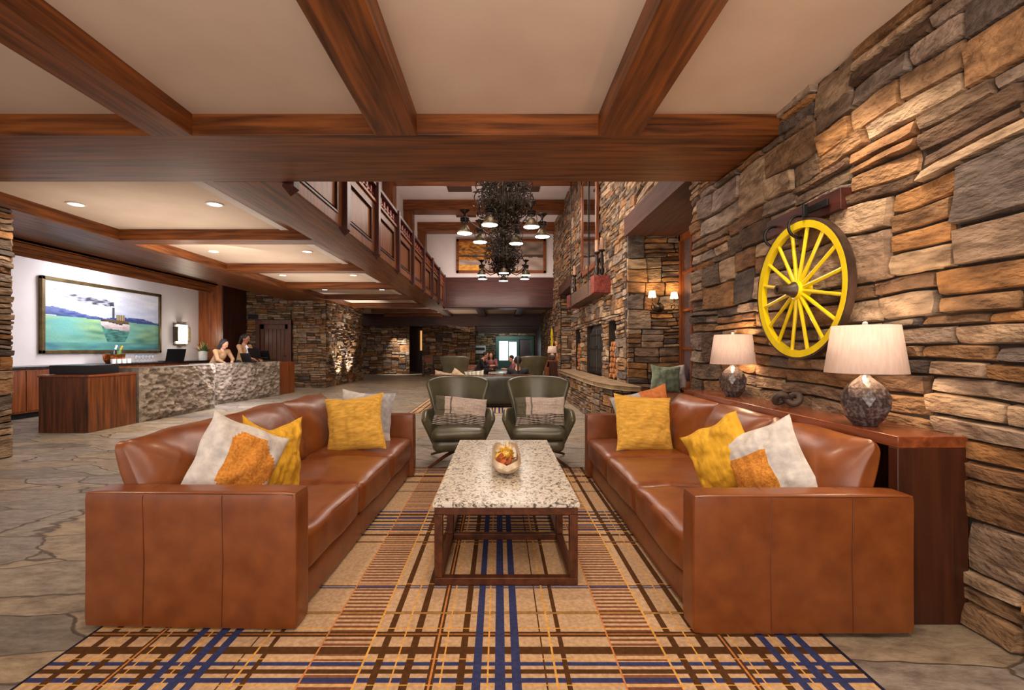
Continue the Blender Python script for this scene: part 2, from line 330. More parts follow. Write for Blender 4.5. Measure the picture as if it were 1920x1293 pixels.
# ---------------------------------------------------------------- stone walls
PAL = [S(176, 150, 122), S(162, 142, 124), S(150, 130, 116), S(150, 118, 88), S(134, 112, 94), S(150, 114, 80), S(104, 80, 62), S(134, 98, 68), S(178, 152, 124), S(124, 110, 100), S(112, 92, 74), S(160, 136, 112), S(142, 104, 70), S(96, 84, 78), S(160, 116, 72)]
def layout(W, H, rnd, sc_):
    out = []; y = 0
    while y < H - .02:
        h = min(rnd.uniform(.20, .44) * sc_, H - y)
        if H - y - h < .08: h = H - y
        x = -rnd.uniform(0, .3)
        sl = 0
        while x < W:
            cw = rnd.uniform(.3, .95) * sc_; x1 = x + cw
            if W - x1 < .12: x1 = W + .05
            nc = rnd.choice((1, 2, 2, 3, 3, 4, 4, 5)); nc = max(1, min(nc, int(h / (.06 * sc_))))
            if nc == 1 and (x1 - x) > .6 * sc_: nc = 2
            cuts = sorted([0] + [(i + rnd.uniform(-.28, .28)) / nc for i in range(1, nc)] + [1])
            for a, b in zip(cuts, cuts[1:]):
                za, zb = y + a * h, y + b * h; seg = max(1, int(rnd.uniform(.4, 1.0) * (x1 - x) / (.25 * sc_) + .3))
                xs = [x] + [x + (x1 - x) * (i + rnd.uniform(-.3, .3)) / seg for i in range(1, seg)] + [x1]
                for p, q in zip(xs, xs[1:]): out.append((p, q, za, zb))
            x = x1
        y += h
    return out
def minus(r, h):
    a, b, c, d = r; e, f, g, i = h
    if b <= e or a >= f or d <= g or c >= i: return [r]
    o = []
    if a < e: o.append((a, e, c, d))
    if b > f: o.append((f, b, c, d))
    m0, m1 = max(a, e), min(b, f)
    if c < g: o.append((m0, m1, c, g))
    if d > i: o.append((m0, m1, i, d))
    return [q for q in o if q[1] - q[0] > .03 and q[3] - q[2] > .02]
def stone_wall(name, O, U, N, W, H, holes=(), seed=1, sc_=1.0, dep=.05, lod=5, pal=PAL, top=None):
    rnd = random.Random(seed); O, U, N = Vector(O), Vector(U), Vector(N); V = Vector((0, 0, 1)); b = MB()
    back = [(0, W, 0, H)]
    for h in holes: back = [q for r in back for q in minus(r, h)]
    for a, c, d, e in back:
        p = [O + U * a + V * d, O + U * c + V * d, O + U * c + V * e, O + U * a + V * e]
        q = [k - N * .12 for k in p]
        b.add(p + q, [(0, 1, 2, 3), (7, 6, 5, 4), (0, 4, 5, 1), (1, 5, 6, 2), (2, 6, 7, 3), (3, 7, 4, 0)], 1, (1, 1, 1))
    rects = []
    for r in layout(W, H, rnd, sc_):
        r = (max(r[0], 0), min(r[1], W), r[2], min(r[3], H)); rs = [r]
        for h in holes: rs = [q for k in rs for q in minus(k, h)]
        rects += [q for q in rs if q[1] - q[0] > .025]
    def wp(u, v):
        k = noise.noise_vector(Vector((u * 1.3, v * 2.1, seed * 7.7)))
        e = min(1, u * 12, (W - u) * 12, v * 12, (H - v) * 12); e = max(0, e)
        for h in holes:
            dx = max(h[0] - u, u - h[1], 0); dz = max(h[2] - v, v - h[3], 0); e = min(e, (dx + dz) * 8)
        return u + k.x * .045 * e * sc_, v + k.y * .05 * e * sc_
    for a, c, d, e in rects:
        wd, ht = c - a, e - d; g = .0015 * sc_ + rnd.uniform(0, .0025); rim = min(.009 * sc_, .2 * ht, .2 * wd)
        dd = dep * rnd.uniform(.35, 1.0); tu, tv = rnd.uniform(-.012, .012), rnd.uniform(-.012, .012)
        col = rnd.choice(pal); k = rnd.uniform(.85, 1.45); col = tuple(q * k for q in col)
        nx = max(3, min(lod + 3, int(wd / .05) + 2)) if lod > 3 else 3; ny = 4 if lod > 3 else 3
        us = [0, rim / wd] + [rim / wd + (1 - 2 * rim / wd) * i / (nx - 2) for i in range(1, nx - 2)] + [1 - rim / wd, 1]
        vs_ = [0, rim / ht] + [rim / ht + (1 - 2 * rim / ht) * i / (ny - 2) for i in range(1, ny - 2)] + [1 - rim / ht, 1]
        if lod <= 3: us = [0, rim / wd, 1 - rim / wd, 1]; vs_ = [0, rim / ht, 1 - rim / ht, 1]
        sk = rnd.uniform(-.02, .02) * sc_ * (1 if lod > 3 else .6); sd = rnd.random() * 99
        vv = []; rk = [[rnd.uniform(0, .009) * sc_ for _ in (0, 1)] for _ in (0, 1)]
        for j, tv_ in enumerate(vs_):
            for i, tu_ in enumerate(us):
                u = a + g + (wd - 2 * g) * tu_; v = d + g + (ht - 2 * g) * tv_
                edge = i in (0, len(us) - 1) or j in (0, len(vs_) - 1)
                cor = (i in (0, 1, len(us) - 2, len(us) - 1)) and (j in (0, 1, len(vs_) - 2, len(vs_) - 1))
                if cor:
                    u += rk[i > 2][j > 1] * (1 if tu_ < .5 else -1); v += rk[i > 2][j > 1] * .5 * (1 if tv_ < .5 else -1)
                u2, v2 = wp(u, v)
                nn = noise.noise(Vector((u * 9, v * 9, sd))); u2 += nn * .007 * sc_ * (0 if (u < .06 or W - u < .06) else 1)
                v2 += noise.noise(Vector((u * 7, sd, v * 7))) * .006 * sc_
                dp = -.004 if edge else dd + tu * (tu_ - .5) * 2 + tv * (tv_ - .5) * 2 + nn * .012 + noise.noise(Vector((u * 22, v * 30, sd))) * .006
                if not edge and (i in (1, len(us) - 2) or j in (1, len(vs_) - 2)): dp -= .002
                vv.append(O + U * u2 + V * v2 + N * dp)
        w_ = len(us)
        fs = [(j * w_ + i, j * w_ + i + 1, (j + 1) * w_ + i + 1, (j + 1) * w_ + i) for j in range(len(vs_) - 1) for i in range(w_ - 1)]
        b.add(vv, fs, 0, col)
    return struct(name, b, [M['stone'], M['mortar']], angle=30)

XW = 2.06
stone_wall('wall_right_front', (XW, -1.6, 0), (0, 1, 0), (-1, 0, 0), 6.45, 2.93, seed=3, lod=6, sc_=1.0)
stone_wall('wall_right_pier', (XW, 4.25, 2.93), (0, 1, 0), (-1, 0, 0), .6, 2.95, seed=4)
stone_wall('wall_right_above_alcove', (XW, 4.85, 3.3), (0, 1, 0), (-1, 0, 0), 2.49, 2.58, seed=5)
stone_wall('wall_right_alcove_side', (2.95, 7.31, .0), (-1, 0, 0), (0, -1, 0), .92, 3.02, seed=6, lod=6)
FB = (9.05 - 7.30, 10.75 - 7.30, .66, 1.72); N1 = (7.98 - 7.30, 8.62 - 7.30, .66, 1.72); N2 = (11.5 - 7.30, 12.3 - 7.30, .66, 1.72)
stone_wall('wall_right_chimney', (XW, 7.30, 0), (0, 1, 0), (-1, 0, 0), 5.60, 5.88, holes=[FB, N1, N2], seed=7, sc_=.9)
stone_wall('wall_right_above_far_alcove', (XW, 12.9, 3.3), (0, 1, 0), (-1, 0, 0), 2.5, 2.58, seed=8, lod=3)
stone_wall('wall_right_far_alcove_side', (2.95, 15.4, 0), (-1, 0, 0), (0, -1, 0), .87, 3.02, seed=9, lod=3)
stone_wall('wall_right_back', (XW, 15.4, 0), (0, 1, 0), (-1, 0, 0), 7.0, 5.88, seed=10, lod=3)
stone_wall('wall_left_pier', (-5.47, 3.9, 0), (0, 1, 0), (1, 0, 0), 1.24, 2.76, seed=12, sc_=.8)
stone_wall('wall_left_pier_back', (-5.47, 5.12, 0), (-1, 0, 0), (0, 1, 0), 1.2, 2.76, seed=11, sc_=.8, lod=3)
DW = (8.9 - 7.75, 8.9 - 6.62, 0, 2.12)
stone_wall('wall_reception_back', (-8.9, 14.7, 0), (1, 0, 0), (0, -1, 0), 2.45, 3.3, holes=[DW], seed=13, sc_=.85)
stone_wall('wall_reception_return', (-6.5, 14.5, 0), (1, 0, 0), (0, -1, 0), 1.03, 2.9, seed=14, sc_=.8)
stone_wall('wall_hall_left', (-5.5, 14.5, 0), (0, 1, 0), (1, 0, 0), 3.9, 2.9, seed=15, sc_=.7, dep=.07)
stone_wall('wall_hall_back_left', (-8.0, 22.3, 0), (1, 0, 0), (0, -1, 0), 3.65, 2.6, seed=16, sc_=.95, lod=3)
stone_wall('wall_hall_back_middle', (-3.75, 22.3, 0), (1, 0, 0), (0, -1, 0), 2.6, 2.6, seed=17, sc_=.95, lod=3)
stone_wall('wall_lounge_back', (-3.75, 27.8, 0), (1, 0, 0), (0, -1, 0), 6.2, 2.6, holes=[(3.55, 5.9, 0, 2.0)], seed=18, lod=3)

# ---------------------------------------------------------------- floor, ceilings, plain walls
struct('floor', MB().box(-10.5, 3.2, -3, 32, -.1, 0), M['floor'])
struct('ceiling', MB().box(-9, 2.2, -2.2, 3.36, 2.915, 3.0), M['plaster'])
struct('ceiling_reception', MB().box(-6.7, -2.6, 4.2, 22.3, 2.915, 3.0), M['plaster'])
struct('ceiling_back', MB().box(-2.7, 2.2, 17.9, 22.4, 2.915, 3.0), M['plaster'])
struct('ceiling_aisle', MB().box(-9, -6.7, 3.3, 14.8, 3.3, 3.4), M['plaster'])
struct('ceiling_atrium', MB().box(-3.1, 2.3, 4.2, 17.4, 5.87, 5.97), M['white'])
struct('ceiling_lounge', MB().box(-8, 3, 22.3, 28, 2.55, 2.65), M['darkx'])
struct('wall_atrium_front', MB().box(-3.1, 2.2, 4.1, 4.26, 2.95, 5.9), M['white'])
struct('wall_atrium_left', MB().box(-3.12, -3.0, 4.2, 17.4, 2.9, 5.9), M['white'])
struct('wall_atrium_back', MB().box(-3.1, 2.2, 17.25, 17.4, 3.88, 5.9), M['white'])
struct('wall_reception', MB().box(-8.95, -8.8, 3.3, 14.8, 0, 3.3), M['white'])
struct('wall_hall_stub', MB().box(-10, -5.6, 18.3, 18.45, 0, 3), M['darkz'])
struct('wall_hall_side', MB().box(-8.2, -8.05, 18.3, 22.4, 0, 3), M['darkz'])
struct('wall_outer_right', MB().box(2.98, 3.1, 4.5, 16, 0, 3.4), M['mortar'])
struct('wall_far_back', MB().box(-10, 3.4, 28.3, 28.5, 0, 3), M['darkx'])
struct('wall_far_left', MB().box(-10, -9.9, 22, 28.4, 0, 3), M['darkz'])
struct('wall_far_right', MB().box(2.2, 2.35, 22.0, 28.4, 0, 3), M['darkz'])
struct('wall_gap_back', MB().box(-5.2, -2.6, 25.2, 25.3, 0, 2.6), M['darkz'])
# beams of the near ceiling
trim(MB().box(-9, 2.05, 3.34, 4.27, 2.76, 3.0), M['beamx'])
for x0, x1 in ((-5.75, -5.45), (-4.17, -3.87), (-2.54, -2.235), (-.909, -.6), (.723, 1.026)):
    trim(MB().box(x0, x1, -2.2, 3.345, 2.757, 2.93), M['beamy'])
# long soffit beneath the balcony, and the wide reception soffit with its cornice
trim(MB().box(-2.66, -2.03, 4.26, 18.0, 2.758, 2.96), M['beamy'])
trim(MB().box(-6.75, -5.42, 4.26, 18.4, 2.76, 3.3), M['beamy'])
mb = MB()
for i, (dx, z0) in enumerate(((0, 2.72), (.05, 2.66), (.1, 2.60), (.15, 2.55))): mb.box(-6.95, -6.76 - dx, 3.6, 11.02, z0, z0 + .07)
trim(mb, M['beamy'], .012)
trim(MB().box(-6.9, -6.76, 4.3, 11.02, 2.72, 3.32), M['beamy'])
for y in (6.54, 9.13, 11.67, 14.25, 16.85, 19.4, 21.6):
    trim(MB().box(-5.425, -2.655, y, y + .3, 2.763, 2.93), M['beamx'])
# far end of the atrium
trim(MB().box(-2.03, 2.05, 17.2, 17.3, 2.78, 3.9), M['darkx'])
trim(MB().box(-2.1, 2.05, 17.3, 18.0, 2.76, 3.0), M['darkx'])
for x in (-2.4, -.78, .85): trim(MB().box(x - .15, x + .15, 18.0, 22.0, 2.76, 2.93), M['darky'])
trim(MB().box(-8.0, 2.05, 22.0, 22.25, 2.33, 2.93), M['darkx'])
mb = MB()
for i in range(5): mb.box(-1.1, 1.9, 22.3 + i * .25, 22.4 + i * .25, 2.22 - i * .05, 2.6)
trim(mb, M['darkx'])
trim(MB().box(-3.1, -3.0, 4.3, 17.2, 2.96, 3.05), M['beamy'])
trim(MB().box(-3.0, -2.03, 4.3, 17.2, 2.9, 2.97), M['beamy'])
for y in (6.6, 9.15, 11.7, 14.3, 16.8):
    trim(MB().box(-3.0, 2.1, y, y + .5, 5.54, 5.88), M['beamx'])
    trim(MB().box(-3.0, -2.72, y + .05, y + .45, 2.96, 5.55), M['beamz'])
# alcove lintels
for y0 in (4.85, 12.9):
    trim(MB().box(2.0, 2.98, y0 - .02, y0 + 2.5, 3.0, 3.3), M['lintel'])
# pier at the end of the reception wall
trim(MB().box(-8.8, -8.12, 13.42, 14.68, 0, 3.3), M['redz'])
trim(MB().box(-8.12, -8.08, 13.42, 14.68, 0, 3.3), M['darkz'])  # side face skinned in darker wood, its shade put into the colour

# ---------------------------------------------------------------- door and windows
def door():
    d = bpy.data.objects.new('door_1', None); C.objects.link(d); d.location = (-7.18, 14.66, 0); d['kind'] = 'structure'
    MB().box(-.57, -.45, -.08, .1, 0, 2.12).box(.45, .57, -.08, .1, 0, 2.12).box(-.57, .57, -.09, .1, 2.0, 2.14).build('door_frame', M['doorwood'], d, bev=.006)
    mb = MB().box(-.45, .45, .02, .06, 0, 2.0).box(-.45, -.33, -.01, .03, 0, 2).box(.33, .45, -.01, .03, 0, 2).box(-.45, .45, -.01, .03, 1.85, 2).box(-.45, .45, -.01, .03, 0, .2)
    for i in range(5): mb.box(-.32 + i * .13, -.20 + i * .13, 0, .03, .2, 1.85)
    mb.build('door_panel', M['doorwood'], d, bev=.004)
    MB().tube([(.38, -.02, 1.0), (.38, -.06, 1.0), (.30, -.06, 1.0)], .01).build('door_handle', M['black'], d)
door()
def window(n, y0, y1, z0, z1, x):
    w_ = bpy.data.objects.new('window_%d' % n, None); C.objects.link(w_); w_.location = (x, (y0 + y1) / 2, z0); w_['kind'] = 'structure'
    L = (y1 - y0) / 2; H = z1 - z0; mb = MB()
    mb.box(-.1, .0, -L, -L + .1, 0, H).box(-.1, 0, L - .1, L, 0, H).box(-.1, 0, -L, L, 0, .09).box(-.1, 0, -L, L, H - .09, H)
    nx = max(3, round(2 * L / .42)); nz = 4
    for i in range(1, nx): yy = -L + 2 * L * i / nx; mb.box(-.06, -.01, yy - .018, yy + .018, 0, H)
    for j in range(1, nz): zz = H * j / nz; mb.box(-.065, -.005, -L, L, zz - .02, zz + .02)
    mb.build('window_frame', M['redz'], w_, bev=.004)
    MB().box(-.03, -.02, -L, L, 0, H).build('window_pane', M['winglass'], w_)
    MB().box(-.16, 0, -L, L, -.05, 0).build('window_sill', M['redy'], w_, bev=.005)
window(1, 4.85, 7.33, .62, 3.0, 2.95)
window(2, 12.9, 15.39, .62, 3.0, 2.95)
for y0, nm in ((4.86, 'near'), (12.92, 'far')):
    t = thing('window_bench', 'low wooden window seat built into the ' + ('near alcove beside the chimney' if nm == 'near' else 'far alcove past the chimney'), 'bench', (2.5, y0 + 1.2, 0))
    MB().box(-.38, .32, -1.18, 1.18, 0, .5).build('seat_box', M['walnut'], t, bev=.005)
    MB().box(-.4, .32, -1.2, 1.2, .5, .56).build('seat_top', M['walnut_top'], t, bev=.01)

# ---------------------------------------------------------------- rug
def rug(name, label, x0, x1, y0, y1, xs, ys, zx, dy=0):
    B = S(196, 164, 130); cols = {'g': S(222, 168, 84), 'o': S(200, 132, 76), 'b': S(84, 54, 28), 'n': S(56, 62, 104), 'k': S(92, 54, 28), 'e': S(36, 34, 52)}
    cx = sorted({x0, x1, *[v for s_ in xs for v in s_[:2]]}); cy = {y0, y1, *[v for s_ in ys for v in s_[:2]]}
    fine = []; yy = y0
    while yy < y1 - .02: fine.append((yy, yy + .015)); cy |= {yy, yy + .015}; yy += .03
    cy = sorted(v for v in cy if y0 <= v <= y1)
    mb = MB(); rnd = random.Random(5)
    for a, b in zip(cx, cx[1:]):
        xm = (a + b) / 2; sx_ = [s_[2] for s_ in xs if s_[0] <= xm <= s_[1]]; inz = any(p < xm < q for p, q in zx)
        for c, d in zip(cy, cy[1:]):
            if d - c < 1e-5: continue
            ym = (c + d) / 2; sy_ = [s_[2] for s_ in ys if s_[0] <= ym <= s_[1]]
            k = None; allc = sx_ + sy_
            if 'e' in allc: k = 'e'
            elif 'g' in sx_: k = 'g'
            elif 'o' in sx_: k = 'o'
            elif 'n' in sx_: k = 'n'
            elif 'g' in sy_: k = 'g'
            elif 'o' in sy_: k = 'o'
            elif 'b' in sx_: k = 'b'
            elif sy_: k = sy_[0]
            if k: col = cols[k]
            elif inz and any(p <= ym <= q for p, q in fine): col = S(126, 80, 58)
            else: col = B
            mb.add([(a, c, .012), (b, c, .012), (b, d, .012), (a, d, .012)], [(0, 1, 2, 3)], 0, col)
    mb.box(x0, x1, y0, y1, .0, .011, 0, B)
    o = mb.build(name, M['rug'], smooth=False); tag(o, label, 'rug'); return o
XB = [(-.471, -.444, 'b'), (-.355, -.326, 'b'), (-.263, -.236, 'b'), (-.2535, -.2455, 'o'), (-.215, -.209, 'g'), (-.154, -.127, 'b'), (-.098, -.067, 'n'), (-.045, -.039, 'g'), (-.016, .022, 'n'), (.046, .08, 'n'), (.167, .173, 'b'), (.204, .212, 'g'), (.24, .259, 'b'), (.445, .452, 'o'), (.643, .651, 'g'), (-.394, -.388, 'g')]
xs = []
for k in (-1, 0, 1): xs += [(a + 1.1635 * k, b + 1.1635 * k, c) for a, b, c in XB]
xs = [s_ for s_ in xs if s_[0] > -1.70 and s_[1] < 1.335] + [(-1.71, -1.698, 'e'), (1.335, 1.35, 'e')]
P1 = [(2.324, 2.330, 'g'), (2.302, 2.312, 'n'), (2.283, 2.293, 'n'), (2.073, 2.08, 'b'), (2.066, 2.073, 'g'), (2.06, 2.066, 'b'), (1.953, 1.959, 'g'), (1.898, 1.933, 'b'), (1.913, 1.919, 'o'), (1.79, 1.835, 'b'), (1.76, 1.765, 'g'), (1.724, 1.745, 'n'), (1.682, 1.705, 'b'), (1.636, 1.660, 'n'), (1.622, 1.627, 'g'), (1.58, 1.60, 'b'), (1.54, 1.56, 'n'), (1.4, 1.45, 'b'), (1.3, 1.306, 'g'),
      (3.345, 3.37, 'n'), (3.28, 3.31, 'b'), (3.22, 3.25, 'n'), (3.16, 3.185, 'b'), (3.13, 3.137, 'g'), (3.095, 3.12, 'n'), (3.06, 3.075, 'b'), (3.018, 3.038, 'n'), (2.99, 2.997, 'g'), (2.93, 2.955, 'b'), (2.825, 2.845, 'b'), (2.835, 2.84, 'o'), (2.797, 2.803, 'g'), (3.84, 3.855, 'e'), (4.1, 4.13, 'b'), (4.2, 4.21, 'g'), (4.28, 4.33, 'b'), (4.36, 4.37, 'g'), (4.44, 4.47, 'n'), (4.5, 4.53, 'b'), (4.56, 4.58, 'n'), (4.61, 4.63, 'e')]
rug('area_rug', 'plaid wool rug in beige, brown, navy and gold beneath the sofas and granite table', -1.71, 1.35, 1.15, 4.63, xs, P1, [(-.72, -.52), (.452, .643)])
r2 = rug('area_rug', 'second plaid rug beyond the green armchairs, under the dark sofa', -1.71, 1.35, 8.6, 12.4, xs, [(8.6, 8.62, 'e'), (8.7, 8.72, 'n'), (8.8, 8.83, 'b'), (9.0, 9.03, 'n'), (9.4, 9.44, 'b'), (12.38, 12.4, 'e')], [(-.72, -.52), (.452, .643)])

# ---------------------------------------------------------------- sofas
def sofa(label, loc, rz):
    t = thing('leather_sofa', label, 'sofa', loc, rz); L = 2.46; h = L / 2
    MB().soft((-.02, 0, .105), .90, L - .2, .17, .03, n=8).build('base', M['leather'], t)
    MB().box(-.42, .40, -h + .05, h - .05, 0.012, .04).build('foot_rail', M['black'], t)
    for k, sy in enumerate((-1, 1)):
        mb = MB().soft((0, sy * (h - .065), .306), .92, .13, .58, .018, nz=.003, seed=k * 3 + 1, n=12, fr=2)
        a = mb.build('arm', M['leather'], t)
        yo = sy * (h + .0012)
        for xx in (-.2, .14): MB().tube([(xx, yo, .03), (xx + .006, yo, .3), (xx, yo, .575), (xx, sy * (h - .012), .594), (xx, sy * (h - .12), .596)], .0016, 5).build('seam', M['seam'], a)
        q = MB().tube([(-.44, sy * (h - .008), .586), (0, sy * (h - .004), .59), (.44, sy * (h - .008), .586), (.452, sy * (h - .012), .4), (.452, sy * (h - .012), .04)], .003, 5)
        q.build('piping', M['seam'], a)
    MB().soft((-.41, 0, .3), .1, L - .26, .50, .03, n=8).build('back_frame', M['leather'], t)
    cl = (L - .27) / 3
    for k in range(3):
        y = -h + .135 + cl * (k + .5)
        s_ = MB().soft((.055, y, .285), .80, cl - .006, .20, .045, crown=.022, nz=.011, seed=k * 5 + loc[0], n=18, fr=5).build('seat_cushion', M['leather'], t)
        MB().tube([(.44, y - cl / 2 + .035, .362), (.446, y - cl / 4, .368), (.446, y, .369), (.446, y + cl / 4, .368), (.44, y + cl / 2 - .035, .362)], .0025, 5).build('stitching', M['seam'], s_)
        mx = Matrix.Rotation(R(-20), 3, 'Y'); wd = cl + .03
        b_ = MB()
        def f(u, v, sd=k * 7 + loc[0]):
            pass
        q = MB().soft((0, 0, 0), .21, wd, .47, .045, crown=.0, nz=.016, seed=k * 9 + loc[0] * 2, n=20, fr=4)
        for i, p in enumerate(q.v):
            p = Vector(p); zz = p.z / .25; yy = p.y / (wd / 2)
            p.x *= (1 - .72 * max(0, zz) ** 3) * (1 - .6 * min(1, abs(yy)) ** 5)
            p.x += .04 * (1 - zz * zz) * (1 - yy * yy); p.z += .012 * (1 - yy * yy) * max(0, zz) + .012 * max(0, zz) * abs(yy) ** 6
            p.x += .007 * math.sin(yy * 30 + zz * 4 + k) * max(0, zz) ** 2 * abs(yy) + .012 * noise.noise(Vector((p.y * 7, p.z * 9, k + loc[0])))
            q.v[i] = tuple(mx @ p + Vector((-.335, y, .560)))
        bc = q.build('back_cushion', M['leather'], t)
        MB().tube([tuple(mx @ Vector((.03, s2 * (wd / 2 - .055), z)) + Vector((-.335, y, .560))) for s2, z in ((-1 if k != 2 else 1, -.15), (-1 if k != 2 else 1, 0), (-1 if k != 2 else 1, .16))], .002, 5).build('stitching', M['thread'], bc)
    return t
SL = sofa('long tan leather sofa on the left side of the plaid rug, beside the flagstone floor', (-1.285, 3.17, 0), R(-1.3))
SR = sofa('long tan leather sofa on the right of the rug, backed against the lamp console', (1.268, 3.13, 0), PI)
dup(SL, (-1.31, 17.1, 0), 0, 'distant tan leather sofa, left one at the far end of the hall')
dup(SR, (1.268, 17.1, 0), PI, 'distant tan leather sofa, right one at the far end of the hall beside a console')

# ---------------------------------------------------------------- pillows
def pillow(label, loc, W, H, T, rot, mats, mif=None, colf=None, seed=0, group=None, n=30, name='throw_pillow', wr=.012, pinch=.09, ear=0):
    mb = MB()
    def mk(side):
        def f(u, v):
            a, b = 2 * u - 1, 2 * v - 1
            th = T / 2 * (max(0, (1 - abs(a) ** 2.4)) * max(0, (1 - abs(b) ** 2.4))) ** .55
            x = a * W / 2 * (1 - pinch * (1 - b * b)); z = b * H / 2 * (1 - pinch * (1 - a * a))
            z -= ear * max(0, b) * (1 - a * a) * H
            edge = (1 - a * a) * (1 - b * b)
            n_ = noise.noise(Vector((a * 2.2, b * 2.2, seed + side * 4))) * wr * 1.6 + noise.noise(Vector((a * 6, b * 2.4, seed * 3 + side))) * wr * .8 + noise.noise(Vector((a * 3, b * 9, seed * 5))) * wr * .6
            nn = noise.noise_vector(Vector((a * 2, b * 2, seed * 2.0))) * wr
            return Vector((x + nn.x, side * (th + n_ * min(1, edge * 4)), z + nn.z))
        return f
    mb.grid(mk(-1), n, n, colf=colf, mif=mif)
    mb.grid(lambda u, v: mk(1)(1 - u, v), n, n, colf=(lambda u, v: colf(1 - u, v)) if colf else None, mif=(lambda u, v: mif(1 - u, v)) if mif else None)
    o = mb.build(name, mats, angle=180); o.location = loc; o.rotation_euler = [R(a) for a in rot]
    return tag(o, label, 'pillow', group)
dia = lambda u, v: 1 if (.22 < u < .80 and .12 < v < .84) else 0
pillow('cream pillow with orange knitted patch leaning in the near corner of the left sofa', (-1.335, 2.33, .615), .42, .44, .17, (-14, 27, 44), [M['cream'], M['knit']], mif=lambda u, v: 1 if (abs(u - .52) + abs(v - .5) * .9 < .48 and u > .28 and v < .86) else 0, seed=1)
pillow('mustard pillow with two pointed corners up, near end of the left sofa', (-1.27, 2.57, .60), .38, .46, .19, (-8, 8, 62), [M['mustard']], seed=2, ear=.12, wr=.02)
pillow('square mustard pillow lying back at the far end of the left sofa', (-1.17, 3.72, .60), .50, .46, .15, (-14, -8, -6), [M['mustard_dk']], seed=3)
pillow('pale grey pillow behind the mustard one, far end of the left sofa', (-1.19, 4.10, .60), .50, .46, .14, (-8, 4, -4), [M['greylin'], M['cream']], mif=lambda u, v: 1 if (u < .42 and v > .5) or v < .22 else 0, seed=4)
pillow('mustard pillow standing on its corner, middle of the near end of the right sofa', (1.235, 2.56, .60), .38, .40, .18, (-10, -30, -50), [M['mustard']], seed=5, wr=.02)
pillow('pale pillow with orange knitted patch at the near end of the right sofa', (1.365, 2.33, .595), .40, .44, .16, (-14, -27, -48), [M['cream'], M['knit']], mif=lambda u, v: 1 if (u < .62 and v < .70 and u + v > .22) else 0, seed=6)
pillow('square mustard pillow leaning at the far end of the right sofa', (1.18, 3.74, .60), .52, .46, .15, (-16, 5, 12), [M['mustard_dk']], seed=7)
pillow('grey and rust pillow behind the mustard one at the far end of the right sofa', (1.29, 4.08, .60), .54, .48, .14, (-10, -12, 6), [M['greylin'], M['rust']], mif=lambda u, v: 1 if u > .5 and v > .4 else 0, seed=8)
def stripe(flip):
    def f(u, v):
        if u < .2 and v > .32: return S(96, 92, 74)
        if .30 < u < .335 and v > .36: return S(110, 104, 96)
        if v < .40:
            return S(40, 36, 34) if (v * 19 + .3 * math.sin(u * 9)) % 1 < .5 else S(186, 172, 160)
        return S(196, 180, 170)
    return f

# ---------------------------------------------------------------- green armchairs
def armchair(label, loc, rz, s=1.0):
    t = thing('wing_armchair', label, 'armchair', loc, rz); G = M['green']
    def bk(u, v):
        z = .27 + .62 * v; a = 2 * u - 1
        w_ = .265 + .10 * max(0, (z - .48) / .4) ** 1.2
        zz = z - .035 * abs(a) ** 5 * max(0, v) ** 3 + .012 * (1 - a * a) * v
        if v > .9: w_ *= 1 - .06 * ((v - .9) / .1) ** 2
        x = a * w_; y = .18 + .17 * v - .13 * abs(a) ** 2.2 * (.6 + .6 * v) + .004 * math.sin(a * 24) * (1 - v) * (1 - a * a)
        return Vector((x, y, zz))
    MB().grid(bk, 16, 14).build('backrest', G, t, solid=.055, sub=2)
    for sd in (-1, 1):
        def am(u, v, sd=sd):
            y = .20 - .46 * u; top = .585 - .10 * max(0, (u - .55) / .45) ** 2 - .03 * (1 - u); bot = .20 + .02 * u
            z = bot + (top - bot) * v
            x = .255 + .035 * u + .075 * v ** 1.6 * (.4 + .6 * math.sin(min(1, u * 1.15) * PI * .62)) - .05 * (1 - v) ** 2
            y += .06 * (1 - v) * u
            return Vector((sd * x, y, z))
        MB().grid(am, 10, 8).build('arm', G, t, solid=.06, sub=2)
    MB().soft((0, .0, .215), .54, .50, .14, .065, n=10).build('seat_shell', G, t)
    MB().soft((0, -.03, .335), .55, .56, .12, .055, crown=.028, nz=.006, seed=2, n=14).build('seat_cushion', G, t)
    MB().lathe([(.05, .11), (.05, .16), (.09, .17)], 16).build('swivel_hub', M['black'], t)
    for k in range(4):
        a = PI / 4 + k * PI / 2; c, s_ = math.cos(a), math.sin(a)
        MB().tube([(.03 * c, .03 * s_, .13), (.22 * c, .22 * s_, .085), (.42 * c, .42 * s_, .016)], [.02, .018, .013], 8).build('leg', M['brown'], t)
    t.scale = (s, s, s)
    return t
A1 = armchair('olive green leather wing armchair with striped lumbar pillow, left of the facing pair', (-.44, 4.93, 0), R(6))
A2 = armchair('olive green leather wing armchair with striped lumbar pillow, right of the facing pair', (.42, 4.93, 0), R(-4))
pillow('cream lumbar pillow with black stripes along the bottom, on the left green armchair', (-.415, 4.86, .545), .56, .31, .11, (-14, 5, 4), [M['attrcloth']], colf=stripe(0), seed=11, pinch=.04, n=96)
pillow('cream lumbar pillow with black stripes along the bottom, on the right green armchair', (.435, 4.86, .545), .52, .31, .11, (-14, -1, -2), [M['attrcloth']], colf=stripe(1), seed=12, pinch=.04, n=96)
for x, l, rz in ((-1.12, 'distant dark green wing armchair seen from behind, left of the seated group', 168), (.82, 'distant dark green wing armchair seen from behind, right of the seated group', 196)):
    q = dup(A1, (x, 12.3, 0), R(rz), l); q.scale = (1.15,) * 3

